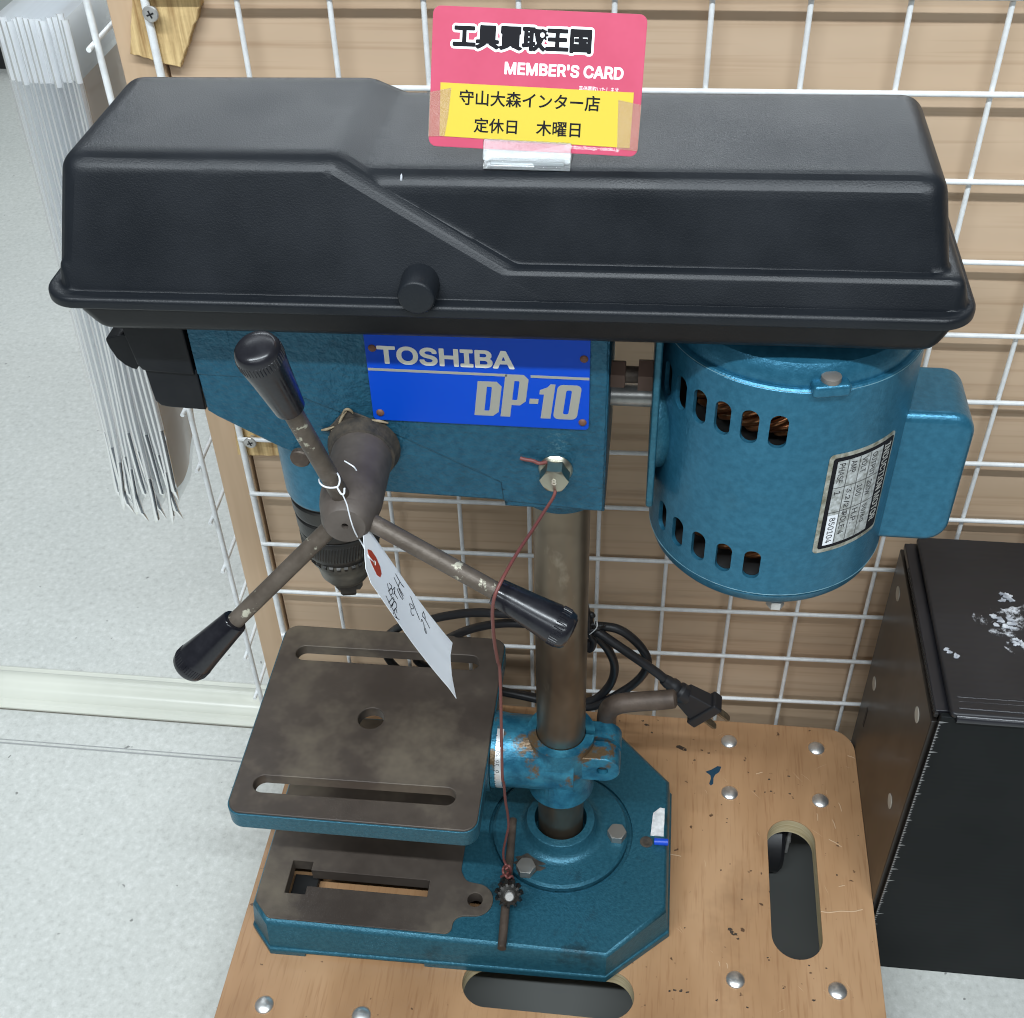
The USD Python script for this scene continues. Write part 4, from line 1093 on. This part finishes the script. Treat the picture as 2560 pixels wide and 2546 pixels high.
down('INDUCTION MOTOR', LW - 7.4, LW - 2.6, 426, 378, mottled('label_grey_print', (0.3, 0.3, 0.28), (0.5, 0.5, 0.46), 300, 0.5), 0.36, 2)
LG = plain('label_ink', (0.03, 0.03, 0.032), 0.5)
cols = [(5.4, 8.6), (11.6, 14.8), (17.8, 21.0), (24.0, 27.2)]
for (u0, u1), row in zip(cols, (('PHASE', '1'), ('AMP', '3.2/2.3', 'POLE 4'), ('VOLT', '100', 'H.P.'), ('OUTPUT', '200W', '50/60'))):
    zz = 425.6
    for k, s_ in enumerate(row):
        ln = 2.35 * len(s_)
        zz = (425.4, 408.5, 393.5)[k]
        down(s_, u0, u1, zz, zz - ln, LG)
lines = unary_union([sbox(c, 374.2, c + 0.35, 426.8) for c in (10.1, 16.3, 22.5)] + [sbox(4.4, z, LW - 8.8, z + 0.35) for z in (410.5, 395)])
D.part('label_rule', wrap(cat([bext(p, 0, 0.05, 0, 0, 1, I3) for p in polys(lines)]), 0.46), LG, False, mp)
D.part('serial_strip', wrap(bext(sbox(4.5, 374.2, 9.9, 393.2), 0, 0.08, 0, 0, 1, I3), 0.46), PAPER, 40, mp)
down('850104', 5.6, 8.8, 391.8, 375.6, LG, 0.55)

# motor mount: plate, belt-tension bolt with nuts, slide bar, tension bracket
mb = D.part('motor_bracket', [rbox(45.4, 49.0, -37, 38, 374, 476, 1.4), lathe([(0, 0), (27, 0), (26, 4), (21, 8.5), (0, 10)], 48, (48.6, -6, 410), (1, 0, 0))], BLUE_WORN, 35)
D.part('slide_bar', rod((24.5, 2, 416), (46, 2, 416), 6.2, 28), STEEL, 40, mb)
D.part('tension_bolt', rod((25, -12, 438), (45.6, -12, 438), 4.2, 24), RUSTY, 40, mb)
NUT = plain('rusty_nut', (0.16, 0.095, 0.07), 0.6, 0.1)
D.part('hex_nut', hexa((25.0, -12, 438), (1, 0, 0), 12.5, 7.0), NUT, 30, mb)
D.part('hex_nut', hexa((38.2, -12, 438), (1, 0, 0), 14.5, 7.2), NUT, 30, mb)
D.part('tension_arm', xz_solid(Polygon([(24, 488), (24, 440), (29, 438), (41, 455), (30, 488)]), 20, 24, 0.5), BLACK_SMOOTH, 35, mb)


# power cord: coil tied behind the column, with its plug
def kp(x, y, Y):
    return at_y(1150 + x * 700 / 1921, 1500 + y * 700 / 1921, Y)


tie = kp(905, 190, 62)
loopA = [(12, 26, 470), (8, 30, 330), (10, 48, 220), kp(870, 150, 58), kp(600, 105, 56), kp(300, 95, 60), kp(100, 88, 66), kp(-90, 110, 72), kp(-260, 150, 80), kp(-420, 190, 88), kp(-520, 290, 96), kp(-480, 420, 98), kp(-330, 540, 94), kp(-100, 610, 86), kp(150, 615, 80), kp(330, 640, 78), kp(520, 680, 76), kp(700, 720, 74), kp(870, 735, 70), kp(960, 715, 68), kp(1080, 650, 66), kp(1200, 570, 64), kp(1275, 480, 62), kp(1280, 390, 60), kp(1200, 280, 60), kp(1080, 200, 61), tie + (2, 0, 2)]
loopB = [tie + (1, 2, 1), kp(760, 190, 60), kp(560, 170, 62), kp(330, 160, 66), kp(160, 180, 72), kp(20, 220, 80), kp(-150, 300, 90), kp(-300, 390, 98), kp(-230, 460, 100), kp(-60, 520, 96), kp(120, 570, 90), kp(290, 625, 84), kp(500, 665, 80), kp(720, 700, 76), kp(880, 698, 73), kp(970, 650, 71), kp(1040, 560, 69), kp(1060, 450, 67), kp(1015, 340, 65), kp(930, 240, 63), tie + (0, 1, -1)]
lead = [tie + (-2, -1, -4), kp(930, 215, 58), kp(1040, 285, 55), kp(1200, 395, 52), kp(1350, 500, 50), kp(1440, 575, 49)]
pcd = D.part('power_cord', [tube(loopA, 3.1, 12), tube(loopB, 3.1, 12), tube(lead, 3.2, 12)], RUBBER, 60)
p0, p1, p2 = kp(1440, 575, 49), kp(1540, 625, 48), kp(1680, 755, 47)
ax = (p2 - p0) / np.linalg.norm(p2 - p0)
n1 = np.cross(ax, [0, 1, 0])
n1 /= np.linalg.norm(n1)
n2 = np.cross(n1, ax)
Lp = np.linalg.norm(p2 - p0)
pm = [lathe([(0, -6), (3.8, -6), (4.6, -2), (4.4, 0), (5.6, 2), (5.6, 5), (4.6, 7), (6.6, 9), (7.0, 14), (6.0, 17), (0, 17)], 32, p0, ax)]
pm.append(hull([p0 + ax * 14 + n1 * s * 6 + n2 * q * 4.5 for s in (-1, 1) for q in (-1, 1)] + [p0 + ax * (Lp - 4) + n1 * s * 9.5 + n2 * q * 5.0 for s in (-1, 1) for q in (-1, 1)], 1.0))
pm.append(hull([p0 + ax * q2 + n1 * s * 12.0 + n2 * q * 6.2 for s in (-1, 1) for q in (-1, 1) for q2 in (Lp - 3, Lp + 2.2)], 1.3))
D.part('plug', pm, RUBBER, 40, pcd)
for s in (-1, 1):
    c = p0 + ax * (Lp + 3.4) + n1 * s * 6.4
    D.part('plug_prong', hull([c + ax * q + n1 * e * 0.75 + n2 * w for q, w_ in ((0, 3.1), (11.5, 3.1), (14, 1.9)) for e in (-1, 1) for w in (-w_, w_)]), mottled('dull_brass', (0.16, 0.12, 0.08), (0.3, 0.24, 0.16), 200, 0.4, 0.8) if s < 0 else UsdShade.Material.Get(stage, LK + 'dull_brass'), False, pcd)
D.part('twist_tie', [tube([tie + (9 * math.cos(q), -3 + 6 * math.sin(q), 2 * math.sin(q * 2) + 4), ] + [tie + (8.5 * math.cos(w), -2 + 7 * math.sin(w), 8 * math.cos(w + 1)) for w in np.linspace(0, 6.0, 9)], 0.9, 8) for q in (0.3,)] + [tube([kp(912, 110, 54), kp(900, 100, 53), kp(885, 118, 54), kp(880, 180, 54), kp(895, 250, 55), kp(920, 290, 55), kp(905, 335, 55), kp(882, 340, 56), kp(885, 280, 57)], 2.0, 8)], RUBBER, 60, pcd)
D.part('tie_wire', tube([kp(940, 150, 52), kp(938, 190, 51), kp(905, 225, 52), kp(875, 245, 54)], 0.35, 6), WHITE, 60, pcd)

# ------------------------------------------------------------------ member card on a clear stand, on top of the cover
CO = np.array([-9.7, -35.7, 563.4])
ca = math.radians(27.1)
eu = np.array([math.cos(0.028), 0.0, -0.028])
eu /= np.linalg.norm(eu)
ev = np.array([0.0, math.sin(ca), math.cos(ca)])
ev = ev - eu * (ev @ eu)
ev /= np.linalg.norm(ev)
en = np.cross(eu, ev)


def card_frame(h):
    return (CO + en * h, eu, ev, en)


K = Thing('member_card', 'pink shop member card with yellow label standing on the pulley cover', 'card', CO)
cd = K.part('card', bext(rrect(-42.8, 42.8, 0, 54, 3.2, 8), -0.8, 0, 0.1, 0.1, 2, card_frame(0)), PINK, 35)
lt = text_poly('工具買取王国', 'cjk', 9, 180)
lt = fit(lt, -34.4, 21.4, 38.3, 47.4)
K.part('logo_outline', flat(lt.buffer(0.95).simplify(0.1), 0.06, card_frame(0.0)), PRINT_WHITE, False, cd)
K.part('logo_lettering', flat(lt, 0.06, card_frame(0.07)), INK, False, cd, label='black shop name lettering with white outline')
gear = unary_union([Point(1.6, 44.6).buffer(1.75)] + [Point(1.6 + 2.0 * math.cos(q), 44.6 + 2.0 * math.sin(q)).buffer(0.42) for q in np.arange(0, 6.28, 0.785)])
K.part('gear_mark', flat(gear.difference(Point(1.6, 44.6).buffer(0.95)), 0.05, card_frame(0.14)), INK, False, cd)
K.part('gear_mark', flat(Point(1.6, 44.6).buffer(0.95), 0.05, card_frame(0.14)), PRINT_WHITE, False, cd)
K.part('lettering', flat(fit(text_poly("MEMBER'S CARD", 'inter', 5), -12.9, 34.9, 29.1, 34.0), 0.06, card_frame(0.0)), PRINT_WHITE, False, cd)
K.part('small_print', flat(fit(text_poly('https://kougu-oukoku.jp', 'inter', 0, 60), 16.0, 35.4, 1.4, 3.2), 0.05, card_frame(0.0)), PRINT_WHITE, False, cd)
K.part('small_print', flat(fit(text_poly('高価買取いたします', 'cjk', 0, 60), 17.5, 33.5, 23.8, 26.2), 0.05, card_frame(0.0)), PRINT_WHITE, False, cd)
yl = K.part('yellow_label', bext(Polygon([(-38.7, 24.9), (39.6, 24.6), (39.5, 3.2), (-38.3, 4.1)][::-1]), 0.08, 0.22, 0, 0.03, 1, card_frame(0)), YELLOW, False)
K.part('label_lettering', flat(fit(text_poly('守山大森インター店', 'cjk', 2), -30.7, 26.3, 16.6, 22.6), 0.04, card_frame(0.22)), INK, False, yl)
K.part('label_lettering', flat(fit(text_poly('定休日', 'cjk', 2), -24.3, -6.6, 6.2, 12.0), 0.04, card_frame(0.22)), INK, False, yl)
K.part('label_lettering', flat(fit(text_poly('木曜日', 'cjk', 2), 1.2, 19.2, 6.2, 12.2), 0.04, card_frame(0.22)), INK, False, yl)
K.part('clear_tape', bext(Polygon([(-43, 21), (-34.2, 23.0), (-35.0, 12), (-36.2, 4.2), (-43, 3.6)]), 0, 0.06, 0, 0, 1, card_frame(0.30)), TAPE, False)
K.part('clear_tape', bext(Polygon([(33.6, 21.5), (43, 20), (42.8, 2.2), (34.5, 2.6)]), 0, 0.06, 0, 0, 1, card_frame(0.30)), TAPE, False)
K2 = Thing('card_stand', 'clear acrylic foot clipped under the member card', 'card stand', CO)
zt = 557.3 + 0.0172 * CO[0]
K2.part('clip', bext(rrect(-20, 16, -4.6, 4.0, 0.6, 3), 0.45, 1.5, 0.2, 0.2, 2, card_frame(0)), ACRYL_CLEAR, 35)
K2.part('clip', bext(rrect(-20, 16, -4.6, 4.0, 0.6, 3), -2.2, -1.2, 0.2, 0.2, 2, card_frame(0)), ACRYL, 35)
K2.part('foot', rbox(CO[0] - 20, CO[0] + 16, CO[1] - 4.2, CO[1] + 18, zt - 0.2, zt + 1.6, 0.5), ACRYL, 35)
for q in (-2.2, 0.2, 2.4):
    K2.part('ridge', rbox(CO[0] - 17, CO[0] + 13.5, CO[1] - 1.6 + q, CO[1] - 0.6 + q, zt + 1.6, zt + 3.4, 0.35), ACRYL, 35)

# ------------------------------------------------------------------ paper tag on a white string
q1, q2_, q3 = at_y(880 + 190 * .2394, 1300 + 120 * .2394, -96), at_y(880 + 1000 * .2394, 1300 + 1285 * .2394, -82), at_y(880 + 985 * .2394, 1300 + 1865 * .2394, -104)
tn = np.cross(q2_ - q1, q3 - q1)
tn /= np.linalg.norm(tn)
if tn @ (EYE - q1) < 0:
    tn = -tn


def tagp(x, y, h=0.0):
    d = ray(880 + x * 0.23941, 1300 + y * 0.23941)
    s = ((q1 - EYE) @ tn) / (d @ tn)
    return EYE + d * s + tn * h


T_ = Thing('price_tag', 'white paper tag with handwriting hanging from the feed handle', 'tag', tagp(150, 300))
te1 = (q2_ - q1) / np.linalg.norm(q2_ - q1)
te2 = np.cross(tn, te1)
out = [(108, 118), (190, 122), (600, 712), (1000, 1285), (972, 1420), (964, 1620), (988, 1865), (600, 1310), (160, 665), (114, 510), (118, 320)]
o2 = np.array([((tagp(*p) - q1) @ te1, (tagp(*p) - q1) @ te2) for p in out])
pg = Polygon(o2)
hc = tagp(222, 452)
hp2 = ((hc - q1) @ te1, (hc - q1) @ te2)
pg = pg.difference(Point(hp2).buffer(1.1, quad_segs=6))


def curl(m):
    v = np.array(m.vertices)
    s = (v - q1) @ te1
    w = (v - q1) @ te2
    k = np.clip((s - 45) / 55, 0, 1) ** 2
    return trimesh.Trimesh(v + tn[None] * (k * 3.0 + 0.004 * (w ** 2))[:, None] * 1.0, m.faces, process=False)


def tagmesh(pl_, h0, h1):
    m = cat([bext(p, h0, h1, 0, 0, 1, (q1, te1, te2, tn)) for p in polys(pl_)])
    v, f = trimesh.remesh.subdivide_to_size(m.vertices, m.faces, 4.0)
    return curl(trimesh.Trimesh(v, f, process=False))


pp = T_.part('paper', tagmesh(pg, 0, 0.3), PAPER, False)
rp = [tagp(*p) for p in ((155, 318), (190, 330), (235, 395), (275, 490), (287, 560), (272, 592), (240, 570), (195, 470), (165, 390))]
T_.part('red_ring', tagmesh(Polygon([((p - q1) @ te1, (p - q1) @ te2) for p in rp]).buffer(0.4).difference(Point(hp2).buffer(1.2, quad_segs=6)), 0.3, 0.45), RED_RING, False, pp)
strokes = [[(322, 795), (355, 870), (395, 950), (430, 1030)], [(345, 870), (400, 815), (415, 835), (385, 905)], [(362, 915), (420, 850), (440, 905), (400, 945)], [(370, 905), (400, 880)], [(355, 735), (385, 800), (440, 880)], [(385, 985), (425, 930), (435, 975)], [(400, 1010), (455, 1045)],
           [(350, 665), (365, 725), (400, 700), (370, 660)], [(365, 745), (395, 715), (405, 760), (385, 785)], [(405, 735), (435, 705), (425, 760), (460, 825)], [(415, 780), (432, 750)],
           [(458, 715), (478, 770), (510, 828), (520, 812), (500, 770), (475, 715)], [(430, 600), (470, 690), (525, 790)], [(445, 563), (500, 660), (535, 705)], [(470, 700), (490, 650)],
           [(588, 880), (605, 925), (630, 925), (620, 890), (590, 875)], [(605, 925), (600, 965), (618, 1000), (632, 990)], [(603, 798), (645, 920), (690, 1045)], [(703, 1065), (712, 1040), (730, 1090), (735, 1150), (750, 1190), (745, 1130)], [(735, 955), (720, 1000), (748, 1030), (742, 985), (730, 965)], [(742, 1030), (770, 1090), (788, 1132)]]
for s_ in strokes:
    T_.part('handwriting', curl(tube([tagp(x, y, 0.33) for x, y in s_], 0.19, 6, True, 5)), INK, 60, pp)


def ka(x, y, Y):
    return at_y(700 + x * 0.26019, 1000 + y * 0.26019, Y)


T_.part('string', [tube([ka(375, 765, -97), ka(385, 800, -101), ka(420, 830, -103.5), ka(480, 845, -104.5), ka(548, 836, -104.5), ka(572, 795, -104), ka(570, 745, -102), ka(545, 700, -98), ka(525, 688, -94)], 0.42, 8),
                   tube([ka(548, 836, -104.8), ka(565, 870, -105.2), ka(590, 905, -105.5), ka(615, 900, -105), ka(620, 850, -104.5)], 0.45, 8),
                   tube([ka(600, 905, -105.5), ka(640, 1000, -105.5), ka(660, 1080, -106), ka(690, 1190, -106), ka(730, 1290, -104), ka(790, 1385, -100), tagp(150, 370, 0.8), tagp(215, 445, 0.6)], 0.33, 8),
                   tube([ka(620, 588, -97), ka(670, 618, -99.5), ka(710, 645, -101), ka(735, 678, -100)], 0.33, 8)], PAPER, 60)

# ------------------------------------------------------------------ chuck key on the base, tethered by red wire
yk = Thing('chuck_key', 'rusty geared chuck key lying on the blue base', 'chuck key', (-29, -50, 30))
kb0, kb1 = at_z(1283, 2049, 34.5), at_z(1254.5, 2372, 34.5)
yk.part('cross_bar', tube([kb0, (kb0 + kb1) / 2, kb1], [2.6, 3.1, 2.9], 20, False), RUSTY, 50)
kc_ = kb0 + (kb1 - kb0) * 0.52
gt = at_z(1273.5, 2243, 56)
ax = gt - kc_
ax /= np.linalg.norm(ax)
Lk = np.linalg.norm(gt - kc_)
sh_ = yk.part('shank', lathe([(0, -4), (5.2, -4), (5.6, -2), (5.6, 4), (4.6, 6), (4.6, Lk - 8), (0, Lk - 8)], 32, kc_, ax), CHUCK, 40)
yk.part('pilot_pin', lathe([(0, Lk - 8), (3.1, Lk - 8), (3.1, Lk - 0.5), (2.6, Lk), (0, Lk)], 24, kc_, ax), STEEL, 40)
e1 = np.cross(ax, [0, 1, 0])
e1 /= np.linalg.norm(e1)
e2 = np.cross(ax, e1)
gearm = [lathe([(0, Lk - 14), (5.5, Lk - 14), (7.6, Lk - 9), (6.8, Lk - 4.5), (4.0, Lk - 2.6), (0, Lk - 2.6)], 40, kc_, ax)]
for k in range(11):
    q = k * 2 * math.pi / 11
    n_ = e1 * math.cos(q) + e2 * math.sin(q)
    w_ = np.cross(ax, n_)
    gearm.append(hull([kc_ + ax * z_ + n_ * r_ + w_ * s_ * hw for z_, r_, hw in ((Lk - 14, 5.0, 1.5), (Lk - 12.5, 8.6, 0.9), (Lk - 7.6, 9.8, 0.9), (Lk - 4.0, 7.6, 0.8), (Lk - 3.4, 4.0, 0.7)) for s_ in (-1, 1)]))
yk.part('gear', gearm, CHUCK, 30, sh_)


def k5_(x, y, Y):
    return at_y(850 + x * 0.44514, 850 + y * 0.44514, Y)


def ke(x, y, Y):
    return at_y(1150 + x * 0.23943, 1960 + y * 0.23943, Y)


W = Thing('red_wire', 'thin red wire tether from the head bolt down to the chuck key', 'wire', bo)
W.part('wire', [tube([k5_(1012, 664, -42.6), k5_(1040, 672, -43), k5_(1085, 680, -43), k5_(1120, 694, -43.2), bo + (-4, -2.6, 6)], 0.95, 8),
                tube([bo + (3, -2.0, -6), k5_(1218, 815, -48), k5_(1200, 880, -54), k5_(1150, 960, -66), k5_(1080, 1070, -84), k5_(1000, 1190, -104), k5_(930, 1310, -120), k5_(880, 1410, -128), k5_(860, 1480, -129.5), k5_(857, 1570, -126), k5_(868, 1700, -117), k5_(885, 1800, -108), k5_(900, 1900, -100), ke(440, -130, -92), ke(458, 0, -84), ke(475, 180, -72), ke(500, 330, -62), ke(505, 450, -57), ke(480, 570, -53), ke(455, 690, -50), ke(455, 780, -49), ke(480, 850, -49)], 0.85, 8)], RED_WIRE, 60)
W.part('knot', [tube([ke(490 + 42 * math.cos(q), 905 + 55 * math.sin(q), -50 + 2 * math.sin(2 * q)) for q in np.linspace(-1.6, 5.2, 12)], 0.9, 8), tube([ke(430, 970, -51), ke(470, 955, -54), ke(500, 985, -55), ke(540, 965, -53), ke(555, 985, -51)], 0.9, 8), tube([ke(470, 830, -49), ke(500, 870, -51), ke(478, 890, -52), ke(505, 910, -50), ke(485, 950, -51)], 0.8, 8)], RED_WIRE, 60)
